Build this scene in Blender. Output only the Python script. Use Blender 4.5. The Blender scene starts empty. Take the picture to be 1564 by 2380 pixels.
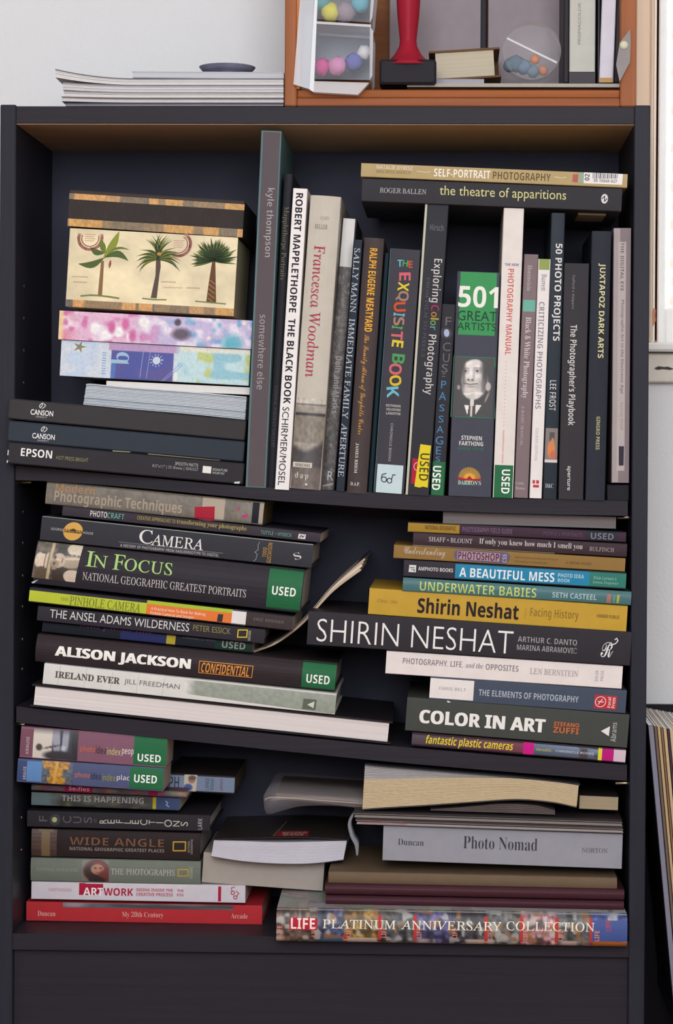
import bpy, bmesh, math, random
import numpy as np
from mathutils import Vector, Matrix
from mathutils.geometry import tessellate_polygon

random.seed(7)
RNG = np.random.RandomState(5)
SC = bpy.context.scene
COL = SC.collection

# ------------------------------------------------------------------ camera
CX, CY, CZ = 0.5571, -2.8, 0.7784
FPX, YAW, PITCH, ROLL, SHX, SHY = 5294.4, 0.0314, 0.0094, 0.0058, 96.6, -92.6
IW, IH = 1564.0, 2380.0
_f = Vector((-math.sin(YAW), math.cos(YAW), 0)); _r = Vector((math.cos(YAW), math.sin(YAW), 0)); _u = Vector((0, 0, 1))
FW = _f * math.cos(PITCH) - _u * math.sin(PITCH); _u2 = _u * math.cos(PITCH) + _f * math.sin(PITCH)
RT = _r * math.cos(ROLL) + _u2 * math.sin(ROLL); UP = _u2 * math.cos(ROLL) - _r * math.sin(ROLL)
cam = bpy.data.cameras.new('camera'); camo = bpy.data.objects.new('camera', cam); COL.objects.link(camo)
cam.sensor_fit = 'VERTICAL'; cam.sensor_height = 36.0; cam.lens = 36.0 * FPX / IH
cam.shift_x = -SHX / IH; cam.shift_y = SHY / IH
cam.clip_start = 0.05; cam.clip_end = 60
cam.dof.use_dof = True; cam.dof.focus_distance = 2.80; cam.dof.aperture_fstop = 5.0
camo.matrix_world = Matrix(((RT.x, UP.x, -FW.x, CX), (RT.y, UP.y, -FW.y, CY), (RT.z, UP.z, -FW.z, CZ), (0, 0, 0, 1)))
SC.camera = camo

# ------------------------------------------------------------------ world, sun, window light, exposure
world = bpy.data.worlds.new('world'); SC.world = world; world.use_nodes = True
bg = world.node_tree.nodes['Background']; bg.inputs[0].default_value = (0.86, 0.92, 1.0, 1); bg.inputs[1].default_value = 3.2

def lamp(name, kind, loc, aim, energy, color, **kw):
    d = bpy.data.lights.new(name, kind); d.energy = energy; d.color = color
    for k, v in kw.items(): setattr(d, k, v)
    o = bpy.data.objects.new(name, d); COL.objects.link(o); o.location = loc
    o.rotation_euler = (Vector(aim) - Vector(loc)).to_track_quat('-Z', 'Y').to_euler()
    return o
lamp('sun', 'SUN', (0, -6, 12), (0.4, 1, 0), 13.0, (1.0, 0.96, 0.9), angle=0.02)
lamp('window_daylight', 'AREA', (0.60, -3.93, 1.70), (0.5, 0, 0.9), 88.0, (0.97, 0.98, 1.0), shape='RECTANGLE', size=1.9, size_y=1.5)
vs = SC.view_settings; vs.view_transform = 'Standard'; vs.look = 'None'; vs.exposure = 0.0; vs.gamma = 1.0; vs.use_curve_mapping = False

# ------------------------------------------------------------------ helpers
def P(u, v, Y=0.0):
    d = FW + RT * ((u - IW / 2 - SHX) / FPX) - UP * ((v - IH / 2 - SHY) / FPX)
    return Vector((CX, CY, CZ)) + d * ((Y - CY) / d.y)

def lin(h):
    if isinstance(h, str):
        h = h.lstrip('#'); c = [int(h[i:i + 2], 16) / 255 for i in (0, 2, 4)]
    else: c = [x / 255.0 for x in h]
    return tuple(x / 12.92 if x <= .04045 else ((x + .055) / 1.055) ** 2.4 for x in c) + (1.0,)

MATS = {}
def mat(col, rough=0.5, kind='plain', var=0.10, scale=60.0, spec=0.07, metal=0.0, bump=0.0):
    key = (str(col), rough, kind, var, scale, spec, metal, bump)
    if key in MATS: return MATS[key]
    m = bpy.data.materials.new('mat_%s_%s' % (kind, str(col).lstrip('#'))); m.use_nodes = True
    nt = m.node_tree; N = nt.nodes; Lk = nt.links; b = N['Principled BSDF']
    c = lin(col)
    if max(c[:3]) < .10: c = tuple(x * .88 for x in c[:3]) + (1.0,)      # near-black stock is darker than it photographs
    b.inputs['Roughness'].default_value = rough; b.inputs['Metallic'].default_value = metal
    b.inputs['Specular IOR Level'].default_value = spec
    tc = N.new('ShaderNodeTexCoord'); mp = N.new('ShaderNodeMapping'); Lk.new(tc.outputs['Object'], mp.inputs[0])
    nz = N.new('ShaderNodeTexNoise'); nz.inputs['Scale'].default_value = scale; nz.inputs['Detail'].default_value = 3
    mx = N.new('ShaderNodeMix'); mx.data_type = 'RGBA'
    dk = tuple(x * (1 - var) for x in c[:3]) + (1,); lt = tuple(min(1, x * (1 + var)) for x in c[:3]) + (1,)
    if kind == 'pages':            # leaf lines along local Z
        mp.inputs['Scale'].default_value = (1.5, 1.5, 900); nz.inputs['Scale'].default_value = 1.0; nz.inputs['Detail'].default_value = 2
        dk = tuple(x * .62 for x in c[:3]) + (1,); lt = tuple(min(1, x * 1.12) for x in c[:3]) + (1,)
    elif kind == 'pagesx':         # leaf lines along local X
        mp.inputs['Scale'].default_value = (900, 1.5, 1.5); nz.inputs['Scale'].default_value = 1.0; nz.inputs['Detail'].default_value = 2
        dk = tuple(x * .7 for x in c[:3]) + (1,)
    elif kind == 'woodx':          # grain along X
        mp.inputs['Scale'].default_value = (2.0, 30, 90); nz.inputs['Scale'].default_value = 1.6; nz.inputs['Detail'].default_value = 6
        dk = tuple(x * (1 - var) for x in c[:3]) + (1,)
    elif kind == 'woodz':
        mp.inputs['Scale'].default_value = (90, 30, 2.0); nz.inputs['Scale'].default_value = 1.6; nz.inputs['Detail'].default_value = 6
    elif kind == 'wall':
        nz.inputs['Scale'].default_value = 3.0
    elif kind == 'cloth':
        mp.inputs['Scale'].default_value = (1, 1, 1); nz.inputs['Scale'].default_value = 900
    Lk.new(mp.outputs[0], nz.inputs[0]); Lk.new(nz.outputs['Fac'], mx.inputs['Factor'])
    mx.inputs[6].default_value = dk; mx.inputs[7].default_value = lt
    Lk.new(mx.outputs[2], b.inputs['Base Color'])
    if bump:
        bp = N.new('ShaderNodeBump'); bp.inputs['Strength'].default_value = bump; bp.inputs['Distance'].default_value = 0.001
        n2 = N.new('ShaderNodeTexNoise'); n2.inputs['Scale'].default_value = 350 if kind != 'wall' else 240
        if kind.startswith('wood'):
            Lk.new(mp.outputs[0], n2.inputs[0]); n2.inputs['Scale'].default_value = 5
        else: Lk.new(tc.outputs['Object'], n2.inputs[0])
        Lk.new(n2.outputs['Fac'], bp.inputs['Height']); Lk.new(bp.outputs[0], b.inputs['Normal'])
    MATS[key] = m; return m

def mat_print():
    if 'print' in MATS: return MATS['print']
    m = bpy.data.materials.new('mat_print'); m.use_nodes = True; nt = m.node_tree; b = nt.nodes['Principled BSDF']
    a = nt.nodes.new('ShaderNodeVertexColor'); a.layer_name = 'Col'; nt.links.new(a.outputs[0], b.inputs['Base Color'])
    b.inputs['Roughness'].default_value = .5; MATS['print'] = m; return m

def mat_plastic(col, op, rough=.3):
    key = ('pl', col, op, rough)
    if key in MATS: return MATS[key]
    m = bpy.data.materials.new('mat_clear_plastic'); m.use_nodes = True; nt = m.node_tree; N = nt.nodes; b = N['Principled BSDF']
    b.inputs['Base Color'].default_value = lin(col); b.inputs['Roughness'].default_value = rough
    t = N.new('ShaderNodeBsdfTransparent'); x = N.new('ShaderNodeMixShader'); x.inputs[0].default_value = op
    nt.links.new(t.outputs[0], x.inputs[1]); nt.links.new(b.outputs[0], x.inputs[2]); nt.links.new(x.outputs[0], N['Material Output'].inputs[0])
    MATS[key] = m; return m

def link(o, parent=None):
    COL.objects.link(o)
    if parent is not None: o.parent = parent
    return o

def obj(name, verts, faces, material, parent=None, smooth=False):
    me = bpy.data.meshes.new(name); me.from_pydata([tuple(v) for v in verts], [], faces); me.update()
    if material: me.materials.append(material)
    if smooth:
        for p in me.polygons: p.use_smooth = True
    return link(bpy.data.objects.new(name, me), parent)

def tag(o, label=None, cat=None, group=None, kind=None):
    if label: o['label'] = label
    if cat: o['category'] = cat
    if group: o['group'] = group
    if kind: o['kind'] = kind
    return o

def thing(name, label, cat, loc=(0, 0, 0), group=None, M=None):
    o = bpy.data.objects.new(name, None); o.empty_display_size = .02; link(o)
    if M is not None: o.matrix_world = M
    else: o.location = loc
    return tag(o, label, cat, group)

def boxmesh(x0, x1, y0, y1, z0, z1, c=0.0):
    """box with chamfered edges in XZ outline and front edge"""
    if c <= 0:
        v = [(x0, y0, z0), (x1, y0, z0), (x1, y1, z0), (x0, y1, z0), (x0, y0, z1), (x1, y0, z1), (x1, y1, z1), (x0, y1, z1)]
        f = [(0, 3, 2, 1), (4, 5, 6, 7), (0, 1, 5, 4), (1, 2, 6, 5), (2, 3, 7, 6), (3, 0, 4, 7)]
        return v, f
    def ring(y, e):
        return [(x0 + e + c, y, z0 + e), (x1 - e - c, y, z0 + e), (x1 - e, y, z0 + e + c), (x1 - e, y, z1 - e - c),
                (x1 - e - c, y, z1 - e), (x0 + e + c, y, z1 - e), (x0 + e, y, z1 - e - c), (x0 + e, y, z0 + e + c)]
    v = ring(y0, c) + ring(y0 + c, 0) + ring(y1 - c, 0) + ring(y1, c)
    f = [tuple(range(8)), tuple(reversed(range(24, 32)))]
    for k in range(3):
        for i in range(8):
            j = (i + 1) % 8; f.append((k * 8 + j, k * 8 + i, k * 8 + 8 + i, k * 8 + 8 + j))
    return v, f

def box(name, x0, x1, y0, y1, z0, z1, m, parent=None, c=0.0):
    v, f = boxmesh(x0, x1, y0, y1, z0, z1, c); return obj(name, v, f, m, parent)

def slice_z(me, item, lay):
    """cut a flat print into rows so that it follows a rounded spine"""
    bm = bmesh.new(); bm.from_mesh(me); zs = [v.co.z for v in bm.verts]; a, b = min(zs), max(zs); st = item.T / 14; z = math.ceil(a / st) * st
    while z < b:
        bmesh.ops.bisect_plane(bm, geom=bm.verts[:] + bm.edges[:] + bm.faces[:], plane_co=(0, 0, z), plane_no=(0, 0, 1)); z += st
    for v in bm.verts: v.co.y = float(item.yz(v.co.z)) - lay * .00012
    bm.to_mesh(me); bm.free()

# ------------------------------------------------------------------ lettering (all converted in one go at the end)
TEXTS = []
def _map(s, U, L, D=None):
    r = ''
    for ch in s:
        if ch == 'h' and L == 0x1D44E: r += '\u210e'
        elif 'A' <= ch <= 'Z' and U: r += chr(U + ord(ch) - 65)
        elif 'a' <= ch <= 'z' and L: r += chr(L + ord(ch) - 97)
        elif D and '0' <= ch <= '9': r += chr(D + ord(ch) - 48)
        else: r += ch
    return r
STY = {  # code: (upper, lower, digit, offset, shear)
    'g': (0, 0, 0, 0, 0), 'g+': (0, 0, 0, .016, 0), 'g++': (0, 0, 0, .03, 0), 'g-': (0, 0, 0, -.008, 0), 'g--': (0, 0, 0, -.013, 0),
    'n': (0x1D5D4, 0x1D5EE, 0x1D7EC, -.016, 0), 'nb': (0x1D5D4, 0x1D5EE, 0x1D7EC, 0, 0), 'nb+': (0x1D5D4, 0x1D5EE, 0x1D7EC, .007, 0),
    'ni': (0x1D5D4, 0x1D5EE, 0x1D7EC, 0, .2), 's': (0x1D434, 0x1D44E, 0x1D7CE, .004, -.24), 'sb': (0x1D400, 0x1D41A, 0x1D7CE, 0, 0),
    'sl': (0x1D400, 0x1D41A, 0x1D7CE, -.010, 0), 'si': (0x1D400, 0x1D41A, 0x1D7CE, -.008, .22), 'c': (0x1D4D0, 0x1D4EA, 0, 0, 0),
    'm': (0x1D400, 0x1D41A, 0x1D7CE, .012, 0)}

def flush_texts():
    tmp = []
    for s, sty, fn, name, m, par, *_ in TEXTS:
        U, L, D, off, sh = STY[sty]
        c = bpy.data.curves.new('t', 'FONT'); c.body = _map(s, U, L, D); c.size = 1; c.offset = off; c.resolution_u = 3
        o = bpy.data.objects.new('t', c); COL.objects.link(o); tmp.append(o)
    bpy.context.view_layer.update(); dg = bpy.context.evaluated_depsgraph_get()
    for o, (s, sty, fn, name, m, par, *ex) in zip(tmp, TEXTS):
        me = bpy.data.meshes.new_from_object(o.evaluated_get(dg))
        n = len(me.vertices)
        if not n: continue
        co = np.empty(n * 3); me.vertices.foreach_get('co', co); co = co.reshape(-1, 3)
        co[:, 0] += STY[sty][4] * co[:, 1]
        me.vertices.foreach_set('co', fn(co[:, :2]).ravel()); me.update(); me.name = name
        if ex and ex[0].bulge > .0006: slice_z(me, ex[0], ex[1])
        me.materials.clear(); me.materials.append(m)
        link(bpy.data.objects.new(name, me), par)
    for o in tmp:
        c = o.data; bpy.data.objects.remove(o); bpy.data.curves.remove(c)

# ------------------------------------------------------------------ book-like items
class Item:
    """A flat front (spine or box front) given by its corners in the photograph at depths Y, turned into a real box of depth W."""
    def __init__(s, q, o, Y, W, name, label, cat, group=None, bulge=.0006, r=.0010, shrink=.0003):
        s.o = o; s.q = q; s.W = W
        Yl, Yr = Y if isinstance(Y, tuple) else (Y, Y)
        if o == 'h':
            xl, ylt, ylb, xr, yrt, yrb = q
            LT, LB, R1, R2 = P(xl, ylt, Yl), P(xl, ylb, Yl), P(xr, yrt, Yr), P(xr, yrb, Yr)
        else:
            xtl, xtr, yt, xbl, xbr, yb = q
            LT, LB, R1, R2 = P(xtr, yt, Yl), P(xtl, yt, Yl), P(xbr, yb, Yr), P(xbl, yb, Yr)
        ml, mr = (LT + LB) / 2, (R1 + R2) / 2
        ex = (mr - ml); s.L = ex.length; ex.normalize()
        ez = ((LT - LB) + (R1 - R2)); s.T = 0
        ez = (ez - ex * ez.dot(ex)); ez.normalize()
        s.T = (abs((LT - LB).dot(ez)) + abs((R1 - R2).dot(ez))) / 2 - shrink
        ey = ez.cross(ex); c = (ml + mr) / 2
        s.M = Matrix(((ex.x, ey.x, ez.x, c.x), (ex.y, ey.y, ez.y, c.y), (ex.z, ey.z, ez.z, c.z), (0, 0, 0, 1)))
        s.bulge = bulge; s.r = min(r, s.T * .3); s.lay = 0
        s.root = thing(name, label, cat, group=group, M=s.M)
    def yz(s, z):
        z = np.asarray(z, float); h = s.T / 2; a = np.minimum(np.abs(z), h)
        y = s.bulge * (a / h) ** 2
        k = np.clip((a - (h - s.r)) / s.r, 0, 1)
        return y + s.r * (1 - np.sqrt(np.maximum(0, 1 - k * k)))
    def A(s, x, y):
        """photo pixel on the front -> local X, Z"""
        if s.o == 'h':
            xl, ylt, ylb, xr, yrt, yrb = s.q; k = (x - xl) / (xr - xl)
            yt = ylt + (yrt - ylt) * k; yb = ylb + (yrb - ylb) * k; t = (y - yt) / (yb - yt)
        else:
            xtl, xtr, yt, xbl, xbr, yb = s.q; k = (y - yt) / (yb - yt)
            a = xtl + (xbl - xtl) * k; b = xtr + (xbr - xtr) * k; t = (b - x) / (b - a)
        return (k - .5) * s.L, (.5 - t) * s.T
    def size(s, x0, y0, x1, y1):
        if s.o == 'h':
            xl, ylt, ylb, xr, yrt, yrb = s.q
            return (x1 - x0) / (xr - xl) * s.L, (y1 - y0) / ((ylb - ylt + yrb - yrt) / 2) * s.T
        xtl, xtr, yt, xbl, xbr, yb = s.q
        return (y1 - y0) / (yb - yt) * s.L, (x1 - x0) / ((xtr - xtl + xbr - xbl) / 2) * s.T
    def text(s, st, sty, col, x0, y0, x1, y1, rot=0, n='lettering', par=None, up=False, lay=3):
        """lettering whose ink fills the photo box x0..x1, y0..y1 (taken at its middle); up: upright in the picture on a standing book"""
        cx, cz = s.A((x0 + x1) / 2, (y0 + y1) / 2); w, h = s.size(x0, y0, x1, y1)
        if up: rot += 90
        a = math.radians(rot); R = np.array([[math.cos(a), -math.sin(a)], [math.sin(a), math.cos(a)]])
        def fn(p, s=s, R=R, cx=cx, cz=cz, w=w, h=h, lay=lay):
            p = p @ R.T; lo = p.min(0); hi = p.max(0); d = np.maximum(hi - lo, 1e-6)
            p = (p - (lo + hi) / 2) / d * np.array([w, h]) + np.array([cx, cz])
            return np.stack([p[:, 0], s.yz(p[:, 1]) - lay * .00012, p[:, 1]], 1)
        TEXTS.append((st, sty, fn, n, mat(col, .5, var=.03), par or s.root, s, lay))
    def panel(s, x0, x1, col, t0=0.0, t1=1.0, n='spine_panel', lay=1, rough=.45, wrap=False, par=None, slant=True):
        """coloured band across the spine between two photo positions along it"""
        if s.o == 'h': xa = s.A(x0, (s.q[1] + s.q[2]) / 2)[0]; xb = s.A(x1, (s.q[1] + s.q[2]) / 2)[0]
        else: xa = s.A(0, x0)[0]; xb = s.A(0, x1)[0]
        zs = np.linspace(.5 - t0, .5 - t1, 13) * s.T; ys = s.yz(zs) - lay * .00012
        v = []; f = []
        if wrap:
            zs = np.concatenate([[zs[0] + .0002], zs, [zs[-1] - .0002]]); ys = np.concatenate([[.012], ys, [.012]])
        for z, y in zip(zs, ys): v += [(xa, y, z), (xb, y, z)]
        for i in range(len(zs) - 1): f.append((2 * i, 2 * i + 2, 2 * i + 3, 2 * i + 1))
        return obj(n, v, f, mat(col, rough, var=.06) if not isinstance(col, bpy.types.Material) else col, par or s.root)
    def poly(s, col, polys, n='print', lay=2, par=None):
        v = []; f = []
        for pts in polys:
            q = [s.A(*p) for p in pts]; b = len(v)
            v += [(x, float(s.yz(z)) - lay * .00012, z) for x, z in q]
            f += [tuple(b + i for i in t) for t in tessellate_polygon([[Vector((x, z, 0)) for x, z in q]])]
        o = obj(n, v, f, mat(col, .5, var=.04), par or s.root)
        if s.bulge > .0002: slice_z(o.data, s, lay)
        return o
    def stroke(s, col, lines, w=2.0, n='print', lay=3, par=None):
        out = []
        for pts in lines:
            for (x0, y0), (x1, y1) in zip(pts[:-1], pts[1:]):
                d = math.hypot(x1 - x0, y1 - y0) or 1; nx, ny = -(y1 - y0) / d * w / 2, (x1 - x0) / d * w / 2
                ax, ay = (x1 - x0) / d * w * .3, (y1 - y0) / d * w * .3
                out.append([(x0 + nx - ax, y0 + ny - ay), (x1 + nx + ax, y1 + ny + ay), (x1 - nx + ax, y1 - ny + ay), (x0 - nx - ax, y0 - ny - ay)])
        return s.poly(col, out, n, lay, par)
    def disc(s, col, cx, cy, rx, ry=None, n='emblem', lay=2, par=None, k=28):
        ry = ry or rx
        return s.poly(col, [[(cx + rx * math.cos(2 * math.pi * i / k), cy + ry * math.sin(2 * math.pi * i / k)) for i in range(k)]], n, lay, par)
    def ring(s, col, cx, cy, r, w, n='emblem', lay=3, par=None, a0=0, a1=360, ry=None):
        k = 24; ry = ry or r
        return s.stroke(col, [[(cx + r * math.cos(math.radians(a0 + (a1 - a0) * i / k)), cy + ry * math.sin(math.radians(a0 + (a1 - a0) * i / k))) for i in range(k + 1)]], w, n, lay, par)
    def raster(s, quad, nx, ny, fn, n='printed_picture', lay=2, par=None):
        """printed picture: quad = 4 photo corners (tl, tr, br, bl), fn(U, V) -> sRGB 0..255"""
        tl, tr, br, bl = [np.array(p, float) for p in quad]
        U, V = np.meshgrid(np.linspace(0, 1, nx + 1), np.linspace(0, 1, ny + 1))
        PX = (tl * ((1 - U) * (1 - V))[..., None] + tr * (U * (1 - V))[..., None] + br * (U * V)[..., None] + bl * ((1 - U) * V)[..., None]).reshape(-1, 2)
        q = np.array([s.A(x, y) for x, y in PX]); q[:, 1] = np.clip(q[:, 1], -s.T / 2, s.T / 2)
        v = np.stack([q[:, 0], s.yz(q[:, 1]) - lay * .00012, q[:, 1]], 1)
        i = (np.arange(ny)[:, None] * (nx + 1) + np.arange(nx)[None, :]).ravel()
        f = np.stack([i, i + nx + 1, i + nx + 2, i + 1], 1).tolist()
        c = np.clip(np.asarray(fn(U, V), float).reshape(-1, 3), 0, 255) / 255
        c = np.where(c <= .04045, c / 12.92, ((c + .055) / 1.055) ** 2.4)
        o = obj(n, v, f, mat_print(), par or s.root)
        at = o.data.color_attributes.new('Col', 'FLOAT_COLOR', 'POINT')
        at.data.foreach_set('color', np.concatenate([c, np.ones((len(c), 1))], 1).ravel())
        return o

def book(q, o, Y, W, cov, label, hard=True, pg='#d8cfc4', bulge=None, rev=False, name=None, group=None, rough=.45, edge=None, r=.0012, spine=None, inset=None):
    name = name or ('hardcover_book' if hard else 'paperback_book')
    if bulge is None: bulge = .0010 if hard else .0004
    it = Item(q, o, Y, W, name, label, 'book', group, bulge, r)
    L, T = it.L, it.T; tb = min(.0024 if hard else .0006, T * .25); x0, x1 = -L / 2, L / 2
    zs = np.concatenate([np.linspace(T / 2, T / 2 - it.r, 5), np.linspace(T / 2 - it.r, -T / 2 + it.r, 9)[1:-1], np.linspace(-T / 2 + it.r, -T / 2, 5)])
    ys = it.yz(zs); k = 1 - 2 * tb / T
    out = [(W, T / 2)] + list(zip(ys, zs)) + [(W, -T / 2)]
    inn = [(W, T / 2 - tb)] + [(y + tb, z * k) for y, z in zip(ys, zs)] + [(W, -T / 2 + tb)]
    fy = (lambda y: W - y) if rev else (lambda y: y)
    v = []; f = []
    for (a, b), (c, d) in zip(out, inn): v += [(x0, fy(a), b), (x1, fy(a), b), (x0, fy(c), d), (x1, fy(c), d)]
    n = len(out)
    for i in range(n - 1):
        p, w = 4 * i, 4 * i + 4
        f += [(p, w, w + 1, p + 1), (p + 2, p + 3, w + 3, w + 2), (p, p + 2, w + 2, w), (p + 1, w + 1, w + 3, p + 3)]
    e = 4 * (n - 1); f += [(0, 1, 3, 2), (e, e + 2, e + 3, e + 1)]
    obj('cover', v, f, mat(cov, rough, var=.08), it.root)
    ins = inset if inset is not None else (.003 if hard else .0003)
    ya, yb = tb + bulge + it.r + .0010, W - (.003 if hard else .0004)
    if rev: ya, yb = W - yb, W - ya
    box('pages', x0 + ins, x1 - ins, ya, yb, -T / 2 + tb, T / 2 - tb, mat(pg, .8, 'pages'), it.root)
    return it

def carton(q, o, Y, W, col, label, name, cat, group=None, c=.0012, rough=.45):
    it = Item(q, o, Y, W, name, label, cat, group, bulge=0, r=.0001)
    v, f = boxmesh(-it.L / 2, it.L / 2, 0, W, -it.T / 2, it.T / 2, min(c, it.T * .2))
    obj('body', v, f, mat(col, rough), it.root); return it

def used(b, x0, x1, box_, col='#2c6a45', tc='#f0f0ec', rot=0):
    s_ = b.panel(x0, x1, col, n='used_sticker', lay=4, wrap=True)
    b.text('USED', 'nb', tc, *box_, par=s_, n='sticker_lettering', lay=6, rot=rot); return s_

def frame_mark(b, x0, y0, x1, y1, col='#c9a53a', w=3.2, sl=.0):
    d = sl * (x1 - x0)
    return b.stroke(col, [[(x0, y0), (x1, y0 + d), (x1, y1 + d), (x0, y1), (x0, y0)]], w, n='frame_emblem')

# value noise for printed pictures
def vnoise(U, V, fx, fy, seed=0):
    g = np.random.RandomState(seed).rand(int(fy) + 2, int(fx) + 2)
    x = np.clip(U, 0, .9999) * fx; y = np.clip(V, 0, .9999) * fy; xi = x.astype(int); yi = y.astype(int); a = x - xi; b = y - yi
    a = a * a * (3 - 2 * a); b = b * b * (3 - 2 * b)
    return (g[yi, xi] * (1 - a) + g[yi, xi + 1] * a) * (1 - b) + (g[yi + 1, xi] * (1 - a) + g[yi + 1, xi + 1] * a) * b
def blob(U, V, cx, cy, rx, ry, soft=.15, rot=0):
    a = math.radians(rot); x = (U - cx) * math.cos(a) + (V - cy) * math.sin(a); y = -(U - cx) * math.sin(a) + (V - cy) * math.cos(a)
    d = np.sqrt((x / rx) ** 2 + (y / ry) ** 2); return np.clip((1 + soft - d) / (2 * soft), 0, 1)
def over(I, m, c): return I * (1 - m[..., None]) + np.array(c, float) * m[..., None]
def flat(U, c): return np.ones(U.shape + (3,)) * np.array(c, float)

# solid swept in depth from outlines seen in the photograph
def strip(name, top, bot, Y0, depth, m, parent=None, smooth=False):
    n = len(top); v = []; off = parent.location.copy() if parent is not None else Vector()
    for (a, b), (c, d) in zip(top, bot):
        p, q = P(a, b, Y0) - off, P(c, d, Y0) - off; v += [p, q, p + Vector((0, depth, 0)), q + Vector((0, depth, 0))]
    f = []
    for i in range(n - 1):
        p, w = 4 * i, 4 * i + 4
        f += [(p, p + 1, w + 1, w), (p + 2, w + 2, w + 3, p + 3), (p, w, w + 2, p + 2), (p + 1, p + 3, w + 3, w + 1)]
    e = 4 * (n - 1); f += [(0, 2, 3, 1), (e, e + 1, e + 3, e + 2)]
    return obj(name, v, f, m, parent, smooth)

def interp(pts, x):
    xs = [p[0] for p in pts]; return float(np.interp(x, xs, [p[1] for p in pts]))
def smoothline(pts, n):
    pts = np.array(pts, float); t = np.linspace(0, 1, len(pts)); tt = np.linspace(0, 1, n)
    # Catmull-Rom
    out = []
    for u in tt:
        k = min(int(u * (len(pts) - 1)), len(pts) - 2); a = u * (len(pts) - 1) - k
        p0, p1, p2, p3 = pts[max(k - 1, 0)], pts[k], pts[k + 1], pts[min(k + 2, len(pts) - 1)]
        out.append(tuple(.5 * ((2 * p1) + (-p0 + p2) * a + (2 * p0 - 5 * p1 + 4 * p2 - p3) * a * a + (-p0 + 3 * p1 - 3 * p2 + p3) * a ** 3)))
    return out

def leaves(name, top, bot, n, Y0, depth, m, parent, jitter=.0008, gap=.22, seed=1):
    """a warped page block: n real leaves-bundles between two outlines, edges uneven"""
    rr = random.Random(seed); V = []; F = []; off = parent.location.copy()
    for k in range(n):
        a, b = k / n, (k + 1 - gap) / n; dy = rr.uniform(0, jitter); D3 = Vector((0, dy, 0)) - off; N = len(top); base = len(V)
        for (x0, y0), (x1, y1) in zip(top, bot):
            p = P(x0 + (x1 - x0) * a, y0 + (y1 - y0) * a, Y0) + D3; q = P(x0 + (x1 - x0) * b, y0 + (y1 - y0) * b, Y0) + D3
            V += [p, q, p + Vector((0, depth, 0)), q + Vector((0, depth, 0))]
        for i in range(N - 1):
            p = base + 4 * i; w = p + 4
            F += [(p, p + 1, w + 1, w), (p, w, w + 2, p + 2), (p + 1, p + 3, w + 3, w + 1)]
        e = base + 4 * (N - 1); F += [(base, base + 2, base + 3, base + 1), (e, e + 1, e + 3, e + 2)]
    return obj(name, V, F, m, parent)

# ================================================================== THE ROOM
WALL = mat('#dfe0e2', .85, 'wall', var=.02, bump=.5)
def S(o): return tag(o, kind='structure')
FLOOR = mat('#8a6a4e', .45, 'woodx', var=.3)
S(box('floor', -1.8, 3.4, -4.2, .5, -.05, 0, FLOOR))
S(box('ceiling', -1.8, 3.4, -4.2, .5, 2.6, 2.7, mat('#e6e4e0', .9)))
S(box('wall_left', -1.9, -1.8, -4.2, .5, 0, 2.7, WALL)); S(box('wall_right', 3.4, 3.5, -4.2, .5, 0, 2.7, WALL))

def holed_wall(name, y0, y1, hx0, hx1, hz0, hz1, m):
    xs = [-1.8, hx0, hx1, 3.4]; zs = [0, hz0, hz1, 2.6]; v = []; f = []
    for y in (y0, y1):
        for z in zs:
            for x in xs: v.append((x, y, z))
    def i(a, b, k): return k * 16 + b * 4 + a
    for b in range(3):
        for a in range(3):
            if a == 1 and b == 1: continue
            f.append((i(a, b, 0), i(a + 1, b, 0), i(a + 1, b + 1, 0), i(a, b + 1, 0)))
            f.append((i(a, b, 1), i(a, b + 1, 1), i(a + 1, b + 1, 1), i(a + 1, b, 1)))
    for (a, b), (c, d) in (((1, 1), (2, 1)), ((2, 1), (2, 2)), ((2, 2), (1, 2)), ((1, 2), (1, 1))):
        f.append((i(a, b, 0), i(c, d, 0), i(c, d, 1), i(a, b, 1)))
    return S(obj(name, v, f, m))
WY = .285                                        # face of the wall behind the bookcase
wx = P(1528, 500, WY).x; wz = P(1500, 812, WY).z
holed_wall('wall_back', WY, WY + .22, wx, wx + .95, wz, 2.25, WALL)
holed_wall('wall_front', -4.2, -4.0, -.35, 1.55, .95, 2.45, WALL)

PEACH = mat('#ffe2ca', .5, 'woodz', var=.12); PEACHL = mat('#f7e6d2', .5, 'woodz', var=.06); WHITE = mat('#eceae6', .5, var=.03)
EDGE = mat('#b98468', .6, 'woodz', var=.25)
w1 = S(thing('window_1', None, None, (wx, WY, wz)))
xa, xb, xc = P(1476, 300, WY - .022).x, P(1511, 300, WY - .022).x, P(1524, 300, WY - .022).x
def wpart(n, x0, x1, y0, y1, z0, z1, m, c=.002):
    return box(n, x0 - wx, x1 - wx, y0 - WY, y1 - WY, z0 - wz, z1 - wz, m, w1, c)
zt = 2.35
wpart('casing', xa, xb, WY - .022, WY, wz + .008, zt, PEACH); wpart('casing_bead', xb, xc, WY - .028, WY, wz + .008, zt, PEACHL)
wpart('casing', wx + .955, wx + 1.06, WY - .022, WY, wz + .008, zt, PEACH)
wpart('casing', wx + .001, wx + .95, WY - .022, WY, 2.25, zt, PEACH)
wpart('jamb', xc, P(1531, 300, WY - .012).x, WY - .012, WY + .2, wz + .008, 2.25, EDGE)
wpart('sill', xa - .01, wx + 1.08, WY - .034, WY + .2, wz - .004, wz + .008, WHITE, .003)
wpart('apron', xa, wx + 1.06, WY - .016, WY, wz - .045, wz - .006, mat('#d9d2c8', .7, var=.15), .002)
wpart('sash', P(1530, 300, WY + .06).x, P(1549, 300, WY + .06).x, WY + .06, WY + .10, wz + .01, 2.24, WHITE); wpart('sash', wx + .905, wx + .945, WY + .06, WY + .10, wz + .01, 2.24, WHITE)
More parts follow.
